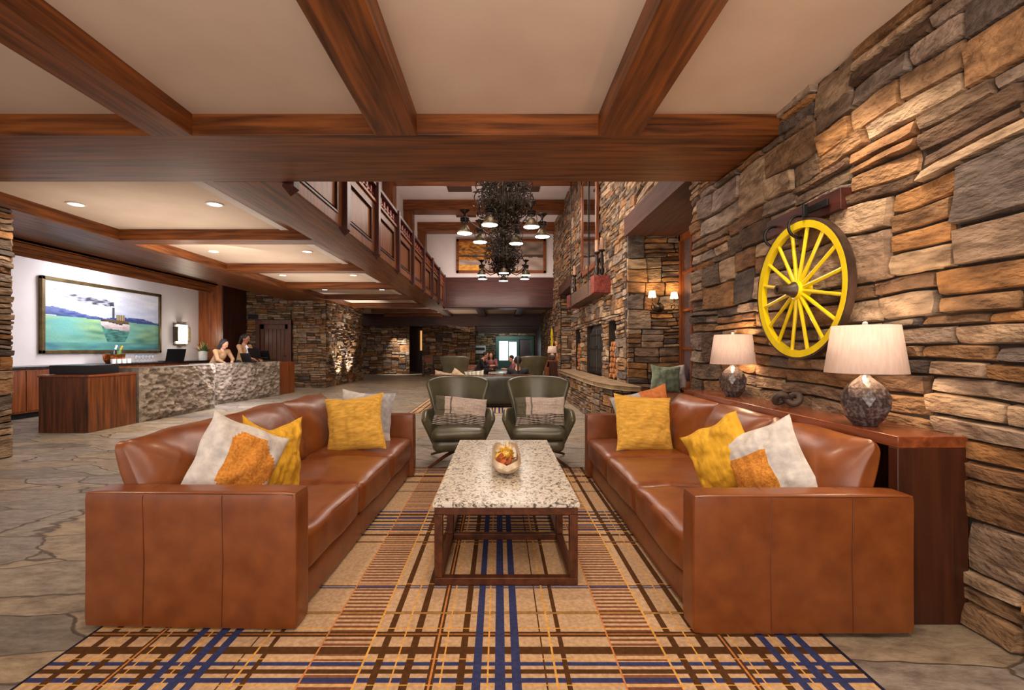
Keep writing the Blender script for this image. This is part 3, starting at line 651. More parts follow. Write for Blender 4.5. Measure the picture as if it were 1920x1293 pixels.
# dark curved sofa seen from behind
t = thing('curved_sofa', 'low dark green leather sofa seen from behind the two armchairs', 'sofa', (-.36, 9.6, 0))
def cs(u, v):
    a = 2 * u - 1; return Vector((a * 1.07, -.22 + .16 * a * a, .07 + .59 * v))
MB().grid(cs, 24, 6).build('backrest', M['dkgreen'], t, solid=.14, sub=1)
MB().soft((0, .25, .22), 2.0, .75, .30, .06, n=10).build('seat', M['dkgreen'], t)
MB().box(-.95, .95, -.15, .55, .013, .08).build('plinth', M['black'], t, bev=.01)
MB().tube([(x / 10 * 1.07, -.235 + .16 * (x / 10) ** 2, .672) for x in range(-10, 11)], .012, 6).build('piping', M['seam'], t)
pillow('beige pillow on the left end of the dark sofa, leftmost of three', (-1.18, 9.72, .58), .42, .34, .14, (-30, 12, 10), [M['attrcloth']], colf=lambda u, v: S(170, 150, 128), seed=21, name='throw_pillow')
pillow('tan pillow poking above the dark sofa, middle of three', (-.86, 9.74, .58), .42, .34, .14, (-30, 30, -6), [M['attrcloth']], colf=lambda u, v: S(186, 160, 130), seed=22)
pillow('grey green pillow on the dark sofa, rightmost of three', (-.52, 9.74, .60), .42, .34, .14, (-30, -6, 0), [M['attrcloth']], colf=lambda u, v: S(150, 146, 130) if int(u * 9) % 2 else S(196, 190, 176), seed=23)

# ---------------------------------------------------------------- coffee table
t = thing('coffee_table', 'granite topped coffee table with open wooden box frame between the tan sofas', 'table', (.035, 3.1, .0))
hx, hy, b_ = .362, .79, .042
MB().soft((0, 0, .42), .74, 1.60, .028, .004, n=4).build('table_top', M['granite'], t)
mb = MB()
for z0, z1 in ((.013, .05), (.366, .406)):
    mb.box(-hx, hx, -hy, -hy + b_, z0, z1).box(-hx, hx, hy - b_, hy, z0, z1).box(-hx, -hx + b_, -hy + b_, hy - b_, z0, z1).box(hx - b_, hx, -hy + b_, hy - b_, z0, z1)
for yy in (-.24, .27): MB().box(-hx + b_, hx - b_, yy, yy + .04, .013, .05).build('stretcher', M['brown'], t, bev=.004)
for i in (-1, 1): MB().box(i * hx - (b_ if i > 0 else 0), i * hx + (b_ if i < 0 else 0), -.24, -.20, .05, .366).build('leg', M['brown'], t, bev=.004)
mb.build('frame', M['brown'], t, bev=.004)
for i in (-1, 1):
    for j in (-1, 1):
        MB().box(i * hx - (b_ if i > 0 else 0), i * hx + (b_ if i < 0 else 0), j * hy - (b_ if j > 0 else 0), j * hy + (b_ if j < 0 else 0), .05, .366).build('leg', M['brown'], t, bev=.004)
# dough bowl with dried pieces
def bowl():
    mb = MB(); L, Wd, H = .37, .092, .075
    def f(u, v, inner=0):
        a = 2 * PI * u; r = (1 if inner == 0 else .82) * (.45 + .55 * min(1, v * 1.0) ** .5)
        ex = math.copysign(abs(math.cos(a)) ** .6, math.cos(a)); ey = math.copysign(abs(math.sin(a)) ** .42, math.sin(a))
        z = H * v + .012 * noise.noise(Vector((ex * 2, ey * 2, 1))) * v - (.018 * math.exp(-((ey + 1) / .25) ** 2 - (ex / .3) ** 2) + .02 * math.exp(-((ey - 1) / .2) ** 2 - ((ex + .1) / .3) ** 2)) * v
        return Vector((ex * Wd * r, ey * L * r, z if not inner else .012 + z * .9 + (.009 if v > .99 else 0)))
    mb.grid(lambda u, v: f(u, v), 40, 8, wrap=True); n0 = len(mb.v)
    mb.grid(lambda u, v: f(u, v, 1), 40, 8, wrap=True)
    o0 = 8 * 40
    for k in range(40): mb.f.append((o0 + k, o0 + (k + 1) % 40, n0 + o0 + (k + 1) % 40, n0 + o0 + k)); mb.mi.append(0); mb.fc.append(None)
    mb.f.append(tuple(range(40))); mb.mi.append(0); mb.fc.append(None); mb.f.append(tuple(n0 + k for k in range(40))); mb.mi.append(0); mb.fc.append(None)
    o = mb.build('dough_bowl', M['bowl'], angle=180, loc=(.045, 3.04, .434)); tag(o, 'long pale carved wooden dough bowl on the granite table', 'bowl')
bowl()
rnd = random.Random(4)
for i in range(7):
    y = 3.02 + rnd.uniform(-.1, .35); x = .045 + rnd.uniform(-.03, .03); a = rnd.uniform(0, PI)
    o = MB().tube([(-.055, 0, 0), (0, .008, .006), (.055, 0, 0)], [.009, .012, .007], 7).build('driftwood_stick', M['driftwood']); o.location = (x, y, .50 + i * .003); o.rotation_euler = (rnd.uniform(-.2, .2), rnd.uniform(-.3, .3), a * .6)
    tag(o, 'bleached stick lying in the wooden dough bowl', 'stick', 'sticks in the dough bowl')
for i in range(14):
    red = i > 9; y = (2.83 + rnd.uniform(0, .06)) if red else 2.9 + rnd.uniform(0, .18)
    def lf(u, v): a = 2 * v - 1; return Vector(((u - .5) * .07 * (1 - a * a * .8), a * .035, .012 * math.sin(u * 5 + i) + .01 * a * a))
    o = MB().grid(lf, 4, 6).build('dried_leaf', M['rleaf'] if red else M['yleaf'], solid=.002, sub=1); o.location = (.045 + rnd.uniform(-.04, .04), y, .515 + rnd.uniform(-.01, .01)); o.rotation_euler = (rnd.uniform(-.8, .8), rnd.uniform(-.8, .8), rnd.uniform(0, 6))
    tag(o, 'rust brown dried leaf at the near end of the wooden dough bowl' if red else 'yellow dried leaf in the middle of the wooden dough bowl', 'leaf', 'rust leaves in the bowl' if red else 'yellow leaves in the bowl')
o = MB().tube([(0, -.12, 0), (.004, 0, .004), (0, .14, .002)], [.009, .012, .01], 8).build('driftwood_stick', M['china'], loc=(.098, 2.99, .522)); tag(o, 'long straight white stick along the right rim of the dough bowl', 'stick')

# ---------------------------------------------------------------- console, lamps, knot
def console(label, loc):
    t = thing('console_table', label, 'console', loc)
    MB().box(-.155, .155, -1.16, 1.16, .77, .82).build('console_top', M['walnut_top'], t, bev=.003)
    for s_ in (-1, 1): MB().box(-.155, .155, s_ * 1.16 - (.05 if s_ > 0 else 0), s_ * 1.16 + (.05 if s_ < 0 else 0), 0, .77).build('end_panel', M['walnut_dk'], t, bev=.003)
    MB().box(.10, .14, -1.1, 1.1, .0, .77).build('back_panel', M['walnut'], t)
    return t
CN = console('tall dark walnut waterfall console behind the right tan sofa, carrying two lamps', (1.893, 3.16, 0))
dup(CN, (1.885, 17.15, 0), label='distant walnut console with one lamp, against the stone wall at the far end')
def table_lamp(label, loc):
    t = thing('table_lamp', label, 'lamp', loc); n = 12; mb = MB()
    rings = [(.050, .0, 0), (.085, .045, 0), (.100, .10, 0), (.104, .145, .5), (.080, .19, 0), (.058, .215, .5), (.030, .238, 0), (.019, .25, 0), (.017, .275, 0)]
    vs = []
    for r, z, off in rings:
        for k in range(n): a = 2 * PI * (k + off) / n; rr = r * (1.09 if (z in (.10, .19) and k % 2 == 0) else (.93 if z in (.10, .19) else 1)); vs.append((rr * math.cos(a), rr * math.sin(a), z))
    fs = []
    for i in range(len(rings) - 1):
        for k in range(n):
            a, b, c, d = i * n + k, i * n + (k + 1) % n, (i + 1) * n + (k + 1) % n, (i + 1) * n + k
            if rings[i][2] < rings[i + 1][2]: fs += [(a, b, d), (b, c, d)]
            else: fs += [(a, b, c), (a, c, d)]
    fs.append(tuple(range(n))[::-1]); mb.add(vs, fs); mb.build('lamp_base', M['ceramic'], t, smooth=False, bev=.002)
    MB().lathe([(.006, .27), (.006, .50)], 8).build('lamp_stem', M['pewter'], t)
    MB().lathe([(.004, .495), (.012, .503), (.012, .512), (.004, .52)], 12).build('finial', M['glass'], t)
    MB().lathe([(.170, .262), (.138, .498)], 48, cap=False).build('lamp_shade', M['shade'], t, solid=.003)
    MB().ball((0, 0, .38), .028, 8).build('light_bulb', M['bulb'], t)
    lamp('POINT', (loc[0], loc[1], loc[2] + .47), 5.0, (1, .72, .42), .03, name='table_lamp_light')
    lamp('POINT', (loc[0], loc[1], loc[2] + .30), 3.2, (1, .78, .5), .03, name='table_lamp_light')
    return t
LP = table_lamp('table lamp with faceted dark ceramic base, nearer and larger one on the console', (1.835, 2.30, .821))
LQ = dup(LP, (1.895, 3.72, .821), label='table lamp with faceted dark ceramic base, farther one on the console under the wheel')
lamp('POINT', (1.895, 3.72, 1.29), 5.0, (1, .72, .42), .03, name='table_lamp_light'); lamp('POINT', (1.895, 3.72, 1.12), 3.2, (1, .78, .5), .03, name='table_lamp_light')
dup(LP, (1.87, 16.2, .821), label='distant table lamp on the far console beneath the second yellow wheel'); lamp('POINT', (1.87, 16.2, 1.25), 8, (1, .65, .4), .03, name='table_lamp_light')
mb = MB(); pts = []
for i in range(73):
    a = 2 * PI * i / 72; pts.append((.055 * (math.sin(a) + 1.35 * math.sin(2 * a)) * .52, .055 * (math.cos(a) - 1.35 * math.cos(2 * a)) * .62, .052 - .028 * math.sin(3 * a)))
o = mb.tube(pts, .021, 10, cap=False).build('knot_sculpture', M['wenge'], angle=180, loc=(1.90, 3.03, .824)); o.rotation_euler = (0, 0, .5); tag(o, 'dark wooden chain knot sculpture between the two lamps on the console', 'sculpture')
o = MB().tube([(1.94, 2.31, .826), (2.0, 2.25, .826), (2.02, 2.12, .826), (2.03, 2.05, .826)], .0018, 6).build('lamp_cord', M['pewter']); tag(o, 'thin pale cord trailing behind the near lamp on the console', 'cord')

# ---------------------------------------------------------------- wheels
def wheel(label, loc, r=.455):
    t = thing('wagon_wheel', label, 'wheel', loc); Rm = Matrix.Rotation(R(-90), 3, 'Y')   # local z -> -x
    def rev(prof, name, m, n=64):
        mb = MB(); vs = []; P = len(prof)
        for k in range(n):
            a = 2 * PI * k / n
            for rr, d in prof: vs.append((-d, rr * math.cos(a), rr * math.sin(a)))
        fs = [(k * P + i, ((k + 1) % n) * P + i, ((k + 1) % n) * P + (i + 1) % P, k * P + (i + 1) % P) for k in range(n) for i in range(P)]
        mb.add(vs, fs); return mb.build(name, m, t)
    rev([(r - .014, -.022), (r - .014, .022), (r - .058, .018), (r - .058, -.018)], 'rim', M['yellow'])
    rev([(r, -.021), (r, .021), (r - .013, .021), (r - .013, -.021)], 'tyre', M['tyre'])
    for k in range(16):
        a = 2 * PI * (k + .5) / 16; c, s_ = math.cos(a), math.sin(a)
        MB().tube([(-.012 * (1 - q), q * c * (r - .05) + (0), q * s_ * (r - .05)) for q in (.1, .3, .6, 1)], [.014, .0135, .011, .012], 8).build('spoke', M['yellow'], t)
    mb = MB().lathe([(.056, -.05), (.062, -.01), (.062, .03), (.048, .045), (.03, .05)], 24, mx=Rm); mb.build('hub', M['yellow'], t)
    MB().lathe([(.052, .03), (.052, .045), (.040, .06), (.03, .09), (.026, .13), (.030, .135), (.030, .15), (.016, .15), (.016, .12)], 24, mx=Rm).build('hub_cap', M['tyre'], t)
    return t
WH = wheel('large yellow wagon wheel with dark tyre on the stone wall above the lamps', (1.965, 3.0, 1.59))
q = dup(WH, (1.965, 17.0, 1.59), label='second yellow wagon wheel, tiny on the far end of the right stone wall')
t = thing('wheel_hanger', 'dark wooden board with iron bracket and curved hooks holding the near yellow wheel', 'wheel hanger', (2.0, 3.03, 2.08))
MB().box(-.02, .06, -.37, .37, -.062, .062).build('board', M['darky'], t, bev=.004)
br = MB().box(-.048, -.035, -.30, -.13, -.022, .022).box(-.075, -.045, -.13, -.11, -.04, .04); br.build('bracket', M['black'], t, bev=.003)
for yy in (-.02, .25):
    MB().tube([(-.01, yy, -.004)] + [(-.03 + .072 * math.cos(q), yy, -.075 + .072 * math.sin(q)) for q in [R(85 + 14 * i) for i in range(15)]], .0095, 8).build('hook', M['black'], t)
for yy, z in ((.31, -.02),): MB().ball((-.04, yy, z), .008, 6).build('bolt', M['pewter'], t)

# ---------------------------------------------------------------- fireplace wall
t = thing('raised_hearth', 'long raised stone hearth bench with thick slab top along the chimney wall', 'hearth', (0, 0, 0))
prof = [(2.03, 6.55), (1.86, 6.62), (1.70, 6.9), (1.60, 7.4), (1.57, 8.0), (1.57, 12.1), (1.62, 12.35), (2.03, 12.4)]
mb = MB(); n = len(prof)
mb.add([(x, y, .60) for x, y in prof] + [(x, y, .665) for x, y in prof], [tuple(range(n)), tuple(range(n, 2 * n))[::-1]] + [(i, (i + 1) % n, n + (i + 1) % n, n + i) for i in range(n)])
mb.build('slab_top', M['hearthtop'], t, bev=.012)
rnd = random.Random(8); mb = MB(); path = [(1.90, 6.68), (1.75, 6.92), (1.655, 7.4), (1.625, 8.0), (1.625, 12.1)]
mb.box(1.66, 2.03, 7.3, 12.1, 0, .6, 1, (1, 1, 1)); mb.box(1.80, 2.03, 6.75, 7.3, 0, .6, 1, (1, 1, 1))
for a, b in zip(path, path[1:]):
    a, b = Vector((*a, 0)), Vector((*b, 0)); U = (b - a).normalized(); N = Vector((-U.y, U.x, 0)); N = N if N.x < 0 else -N; L_ = (b - a).length
    for (p, q_, c, d) in layout(L_, .6, rnd, .75):
        p = max(p, 0); q_ = min(q_, L_)
        if q_ - p < .03: continue
        g = .005; dd = rnd.uniform(.02, .05); col = rnd.choice(PAL); k = rnd.uniform(.7, 1.1); col = tuple(z * k for z in col); rm = .012
        vs = [a + U * uu + Vector((0, 0, zz)) + N * dp for (uu, zz, dp) in ((p + g, c + g, -.03), (q_ - g, c + g, -.03), (q_ - g, d - g, -.03), (p + g, d - g, -.03), (p + rm, c + rm, dd), (q_ - rm, c + rm, dd + .004), (q_ - rm, d - rm, dd), (p + rm, d - rm, dd - .006))]
        mb.add(vs, [(4, 5, 6, 7), (0, 1, 5, 4), (1, 2, 6, 5), (2, 3, 7, 6), (3, 0, 4, 7)], 0, col)
mb.build('stone_base', [M['stone'], M['mortar']], t)
# firebox, niches (backs)
struct('wall_right_firebox', MB().box(2.5, 2.56, 7.9, 12.4, .6, 1.8).box(2.19, 2.5, 8.62, 9.05, .6, 1.8).box(2.19, 2.5, 10.75, 11.5, .6, 1.8).box(2.19, 2.5, 7.9, 7.98, .6, 1.8).box(2.19, 2.5, 12.3, 12.4, .6, 1.8).box(2.19, 2.56, 7.9, 12.4, 1.72, 1.8).box(2.05, 2.56, 7.9, 12.4, .6, .66), M['mortar'])
t = thing('fireplace_screen', 'dark iron arched fireplace doors with strap hinges closing the firebox', 'fireplace screen', (2.12, 9.9, .665))
for s_ in (-1, 1):
    def dr(u, v, s_=s_):
        y = s_ * (.01 + .76 * u); top = 1.0 + .16 * math.exp(-((u - .2) / .35) ** 2) - .12 * u; return Vector((0, y, top * v))
    d = MB().grid(dr, 12, 8).build('screen_door', M['soot'], t, solid=.03)
    mb = MB()
    for z in (.15, .55, .85): mb.box(-.028, -.014, s_ * .04 if s_ > 0 else -.72, .72 if s_ > 0 else -.04, z - .015, z + .015)
    for k in range(5): y = s_ * (.1 + k * .14); mb.box(-.024, -.014, y - .008, y + .008, .03, .95)
    mb.build('strap', M['black'], d)
t2 = MB()
t2.lathe([(.05, 0), (.05, .02)], 12, c=(-.03, 0, .6)); t2.build('latch', M['black'], t)
lp = None; rnd = random.Random(3)
for (ya, yb, lbl, grp) in ((8.0, 8.6, 'split firewood log stacked in the wall niche nearest the window alcove', 'logs in the near niche'), (11.52, 12.28, 'split firewood log stacked in the wall niche at the far side of the fireplace', 'logs in the far niche')):
    z = .668; row = 0
    while z < 1.33:
        y = ya + .055 + (row % 2) * .03
        while y < yb - .05:
            r = rnd.uniform(.045, .058)
            if lp is None:
                mb = MB(); pr = [(math.cos(2 * PI * k / 7) * (1, .8, .95, .85, 1, .9, .8)[k], math.sin(2 * PI * k / 7) * (1, .8, .95, .85, 1, .9, .8)[k]) for k in range(7)]
                mb.add([(x, a * .052, b * .052) for x in (-.19, .19) for a, b in pr], [(k, (k + 1) % 7, 7 + (k + 1) % 7, 7 + k) for k in range(7)] + [tuple(range(7))[::-1], tuple(range(7, 14))])
                lp = mb.build('firewood_log', M['log'], smooth=False, bev=.004); o = lp
            else: o = lp.copy(); C.objects.link(o)
            o.location = (2.27 + rnd.uniform(-.04, .03), y, z + .05); o.rotation_euler = (rnd.uniform(0, 6), rnd.uniform(-.04, .04), rnd.uniform(-.06, .06))
            tag(o, lbl, 'firewood', grp); y += .112
        z += .098; row += 1
t = thing('fireplace_mantel', 'heavy weathered timber mantel with red painted ends hung by rods over the fireplace', 'mantel', (1.9, 10.0, 2.24))
MB().soft((0, 0, .15), .30, 2.75, .29, .012, nz=.012, n=14, fr=6).build('beam', M['mantel'], t)
for s_ in (-1, 1): MB().soft((-.01, s_ * 1.5, .155), .34, .34, .32, .015, nz=.01, n=10, fr=8).build('end_block', M['redpaint'], t)
for s_ in (-1.0, 1.18): MB().tube([(-.15, s_, 0.02), (-.155, s_, .3), (-.15, s_, 3.58)], .011, 6).build('iron_rod', M['black'], t)
t = thing('wall_mirror', 'tall wood framed mirror hung on the chimney stone above the mantel', 'mirror', (1.985, 10.1, 2.9))
MB().box(-.03, .03, -.86, -.74, 0, 2.3).box(-.03, .03, .74, .86, 0, 2.3).box(-.03, .03, -.86, .86, 0, .12).box(-.03, .03, -.86, .86, 2.18, 2.3).build('mirror_frame', M['redz'], t, bev=.01)
MB().box(-.01, .01, -.76, .76, .08, 2.2).build('mirror_glass', M['mirror'], t)
cs0 = None
for (x, y, h, l) in ((1.82, 8.55, .46, 'dark candlestick with pale candle on the near end of the mantel, front one'), (1.93, 8.62, .52, 'dark candlestick with pale candle on the near mantel end, taller one'), (1.84, 11.2, .46, 'dark turned candlestick with pale candle on the far end of the mantel')):
    t = thing('candlestick', l, 'candlestick', (x, y, 2.555))
    MB().lathe([(.065, 0), (.065, .03), (.03, .05), (.045, .1), (.05, .16), (.025, .2), (.04, .28), (.028, h - .08), (.02, h - .05), (.06, h - .02), (.06, h)], 16).build('stick', M['candlestick'], t)
    MB().lathe([(.036, h), (.036, h + .22)], 14).build('candle', M['candle'], t)
# sconce in the alcove
t = thing('wall_sconce', 'iron two arm wall sconce with small lit cone shades on the alcove stone', 'wall lamp', (2.52, 7.255, 1.86))
MB().lathe([(.075, 0), (.08, .02), (.05, .035), (.02, .06)], 16, mx=Matrix.Rotation(R(90), 3, 'X')).build('backplate', M['iron'], t)
for s_, zz in ((-1, .0), (1, -.02)):
    xx = .14 * s_ + (.06 if s_ > 0 else .0)
    a = MB().tube([(0, -.05, .0), (.35 * xx, -.09, -.05), (.8 * xx, -.11, -.06), (1.1 * xx, -.12, .0), (xx, -.12, .06 + zz), (.8 * xx, -.12, .02), (.8 * xx, -.12, -.02)], .008, 7).build('arm', M['iron'], t)
    MB().lathe([(.03, .08 + zz), (.008, .09 + zz), (.008, .17 + zz)], 12, c=(xx, -.12, 0)).build('candle_cup', M['iron'], a)
    sh = MB().lathe([(.06, .15 + zz), (.042, .25 + zz)], 20, c=(xx, -.12, 0), cap=False).build('lamp_shade', M['shadein'], t, solid=.002)
    lamp('POINT', (2.52 + xx, 7.13, 2.10 + zz), 4.5, (1, .68, .32), .03, name='sconce_light')
pillow('faded green plaid cushion on the window seat below the sconce', (2.50, 6.9, .76), .46, .40, .13, (-10, 4, 0), [M['teal']], seed=31)
pillow('beige patterned cushion tucked behind the green one on the window seat', (2.66, 7.08, .755), .44, .38, .12, (-8, -8, -10), [M['cream']], seed=32)

# ---------------------------------------------------------------- balcony
t = thing('balcony_railing', 'panelled dark wood balcony front with posts and red openwork rail above the hall', 'balcony', (-2.03, 4.39, 2.76))
PY = [4.39 + 1.53 * k for k in range(9)]
for k, y in enumerate(PY):
    y -= 4.39; p = MB().box(-.02, .09, y - .06, y + .06, -.02, 1.14)
    p.add([(-.02, y - .06, -.02), (.09, y - .06, -.02), (.09, y + .06, -.02), (-.02, y + .06, -.02), (.035, y, -.10)], [(0, 1, 4), (1, 2, 4), (2, 3, 4), (3, 0, 4)])
    p.build('post', M['darkz'], t, bev=.004)
    if k < 8:
        y0, y1 = y + .06, y + 1.47
        p = MB().box(-.05, 0, y0, y1, .0, .80).box(0, .022, y0, y1, .0, .14).box(0, .022, y0, y1, .68, .80).box(0, .022, y0, y0 + .18, .14, .68).box(0, .022, y1 - .18, y1, .14, .68)
        p.build('panel', M['beamz'], t, bev=.004)
        MB().box(.012, .034, y0 + .17, y1 - .17, .13, .16).box(.012, .034, y0 + .17, y1 - .17, .66, .69).box(.012, .034, y0 + .17, y0 + .2, .16, .66).box(.012, .034, y1 - .2, y1 - .17, .16, .66).build('panel_moulding', M['darkz'], t, bev=.004)
        mb = MB()
        for i in range(6):
            yy = y0 + (y1 - y0) * (i + .5) / 6; mb.box(-.03, .01, yy - .03, yy + .03, .84, 1.06); mb.box(-.03, .01, yy - .15, yy + .15, .92, .96)
        mb.build('openwork', M['redglow'], t, bev=.01)
MB().box(-.05, .05, -.1, 12.7, .80, .85).build('lower_rail', M['beamy'], t, bev=.005)
MB().box(-.06, .06, -.1, 12.7, 1.06, 1.13).build('handrail', M['darky'], t, bev=.01)

# ---------------------------------------------------------------- chandeliers
def chandelier(label, loc):
    t = thing('chandelier', label, 'chandelier', loc); rnd = random.Random(7); I = M['iron']   # origin = lamp level
    MB().lathe([(.02, .1), (.06, .14), (.03, .2), (.09, .3), (.14, .38), (.06, .5), (.05, .62), (.12, .7), (.05, .85), (.02, 1.0), (.018, 2.42), (.09, 2.48), (.1, 2.53)], 16).build('stem', I, t)
    def scroll(ang, r0, z0, sc1, turns=1.4, flip=1):
        pts = []
        for i in range(26):
            q = i / 25; a = q * turns * 2 * PI; rr = sc1 * (1 - .8 * q); pts.append((r0 + sc1 - rr * math.cos(a), 0, z0 + flip * rr * math.sin(a)))
        c, s_ = math.cos(ang), math.sin(ang); return [(p[0] * c, p[0] * s_, p[2]) for p in pts]
    mb = MB()
    for k in range(10):
        a = 2 * PI * k / 10
        for (r0, z0, s_, fl) in ((.10, .42, .15, 1), (.06, .75, .20, 1), (.16, .62, .13, -1), (.26, .92, .16, 1), (.05, .25, .14, -1), (.14, 1.1, .2, -1), (.3, .68, .15, 1), (.2, 1.3, .2, 1), (.1, .55, .22, -1), (.34, 1.1, .13, -1)):
            mb.tube(scroll(a + z0 * 2, r0, z0, s_, flip=fl), .011, 5)
    mb.build('scrollwork', I, t, angle=180)
    mb = MB()
    for i in range(1100):
        ph = rnd.uniform(0, 2 * PI); zz = rnd.uniform(.08, 1.5); rr = (.52 * math.sin(min(.9, (zz - .02) / 1.3) * PI) ** .8 + .05) * rnd.uniform(.3, 1.05); s_ = rnd.uniform(.03, .07)
        p = Vector((rr * math.cos(ph), rr * math.sin(ph), zz)); d1 = Vector((rnd.uniform(-1, 1), rnd.uniform(-1, 1), rnd.uniform(-1, 1))).normalized(); d2 = d1.cross(Vector((.3, .5, .8))).normalized()
        n3 = d1.cross(d2); mb.add([p - d1 * s_, p + d2 * s_ * .4 + n3 * .006, p + d1 * s_, p - d2 * s_ * .4 + n3 * .006, p + n3 * .016], [(0, 1, 4), (1, 2, 4), (2, 3, 4), (3, 0, 4), (0, 3, 2, 1)])
    o = mb.build('leaf_cluster', M['iron'], t, smooth=False); o['kind'] = 'stuff'
    for k in range(6):
        a = 2 * PI * k / 6 + loc[1] * .02; c, s_ = math.cos(a), math.sin(a); RR = .74
        P = lambda r, z: (r * c, r * s_, z)
        am = MB().tube([P(.08, .32), P(.25, .16), P(.45, .10), P(.62, .20), P(RR, .36), P(RR + .05, .40)], [.016, .014, .013, .012, .011, .01], 7)
        am.tube([P(.30, .18), P(.38, .30), P(.48, .28), P(.47, .20), P(.42, .21)], .009, 6); am.tube([P(RR, .34), P(RR, .12)], .011, 6)
        for sg in (-1, 1): am.tube([(RR * c + sg * .02 * -s_, RR * s_ + sg * .02 * c, .30)] + [(RR * c - s_ * sg * w_, RR * s_ + c * sg * w_, z) for w_, z in ((.1, .27), (.14, .18), (.12, .10), (.08, .09))], .007, 5)
        am.build('arm', I, t, angle=180)
        MB().lathe([(.02, .34), (.03, .38), (.10, .43), (.075, .44), (.03, .40), (.02, .46)], 12, c=(RR * c, RR * s_, 0)).build('crown_cup', I, t)
        mb = MB()
        for zz, w_ in ((.27, .085), (.235, .085), (.20, .07)): mb.lathe([(w_, zz), (w_, zz + .012)], 12, c=(RR * c, RR * s_, 0))
        mb.build('tier_ring', I, t)
        sh = MB().lathe([(.03, .16), (.06, .14), (.09, .08), (.15, .0)], 24, c=(RR * c, RR * s_, 0), cap=False).build('lamp_shade', M['pewter'], t, solid=.004)
        MB().lathe([(.136, .003), (.136, .008)], 20, c=(RR * c, RR * s_, 0)).build('light_bulb', M['bulb'], sh)
    for k in range(6):
        a = 2 * PI * k / 6 + loc[1] * .02; lamp('SPOT', (loc[0] + .74 * math.cos(a), loc[1] + .74 * math.sin(a), loc[2] - .01), 15, (1, .86, .7), .08, spot=160, target=(loc[0] + .74 * math.cos(a), loc[1] + .74 * math.sin(a), 0), name='chandelier_light')
    return t
chandelier('ornate wrought iron chandelier with six bell shades, nearer one over the hall', (.09, 8.6, 3.34))
CH = [o for o in bpy.data.objects if o.name.startswith('chandelier') and o.parent is None and o.type == 'EMPTY'][0]
c2 = dup(CH, (.13, 13.6, 3.34), R(20), 'ornate wrought iron chandelier with six bell shades, farther one in front of the painting')
for k in range(6):
    a = 2 * PI * k / 6 + R(20) + .17; lamp('SPOT', (.13 + .74 * math.cos(a), 13.6 + .74 * math.sin(a), 3.33), 14, (1, .86, .7), .08, spot=160, target=(.13 + .74 * math.cos(a), 13.6 + .74 * math.sin(a), 0), name='chandelier_light')

# ---------------------------------------------------------------- recessed lights and vents
t = thing('recessed_light', 'x', 'ceiling light', (0, 0, 2.914))
MB().lathe([(.075, -.012), (.095, -.012), (.095, 0), (.075, 0)], 24, cap=False).build('trim_ring', M['ring'], t); MB().lathe([(.075, -.006), (.075, -.002)], 24).build('lens', M['down'], t)
names = ['first row from the camera', 'second row from the camera', 'third row from the camera', 'fourth row from the camera']
first = True
for j, y in enumerate((5.4, 8.0, 10.55, 13.1)):
    for x in (-4.98, -3.35):
        lb = 'round recessed light in the reception ceiling, %s one in the %s' % ('left' if x < -4 else 'right', names[j])
        if first: t.location = (x, y, 2.914); t['label'] = lb; first = False
        else: dup(t, (x, y, 2.914), label=lb)
for x, y, l in ((-1.15, 13.3, 'dark rectangular ceiling vent on the left of the nearest atrium ceiling bay'), (.82, 13.3, 'dark rectangular ceiling vent on the right of the nearest atrium ceiling bay'), (-1.15, 15.9, 'dark rectangular ceiling vent in the last atrium ceiling bay, on the left')):
    mb = MB().box(x - .35, x + .35, y - .22, y + .22, 5.84, 5.87)
    for i in range(6): mb.box(x - .33, x + .33, y - .19 + i * .065, y - .17 + i * .065, 5.832, 5.842)
    tag(mb.build('ceiling_vent', M['vent']), l, 'vent')

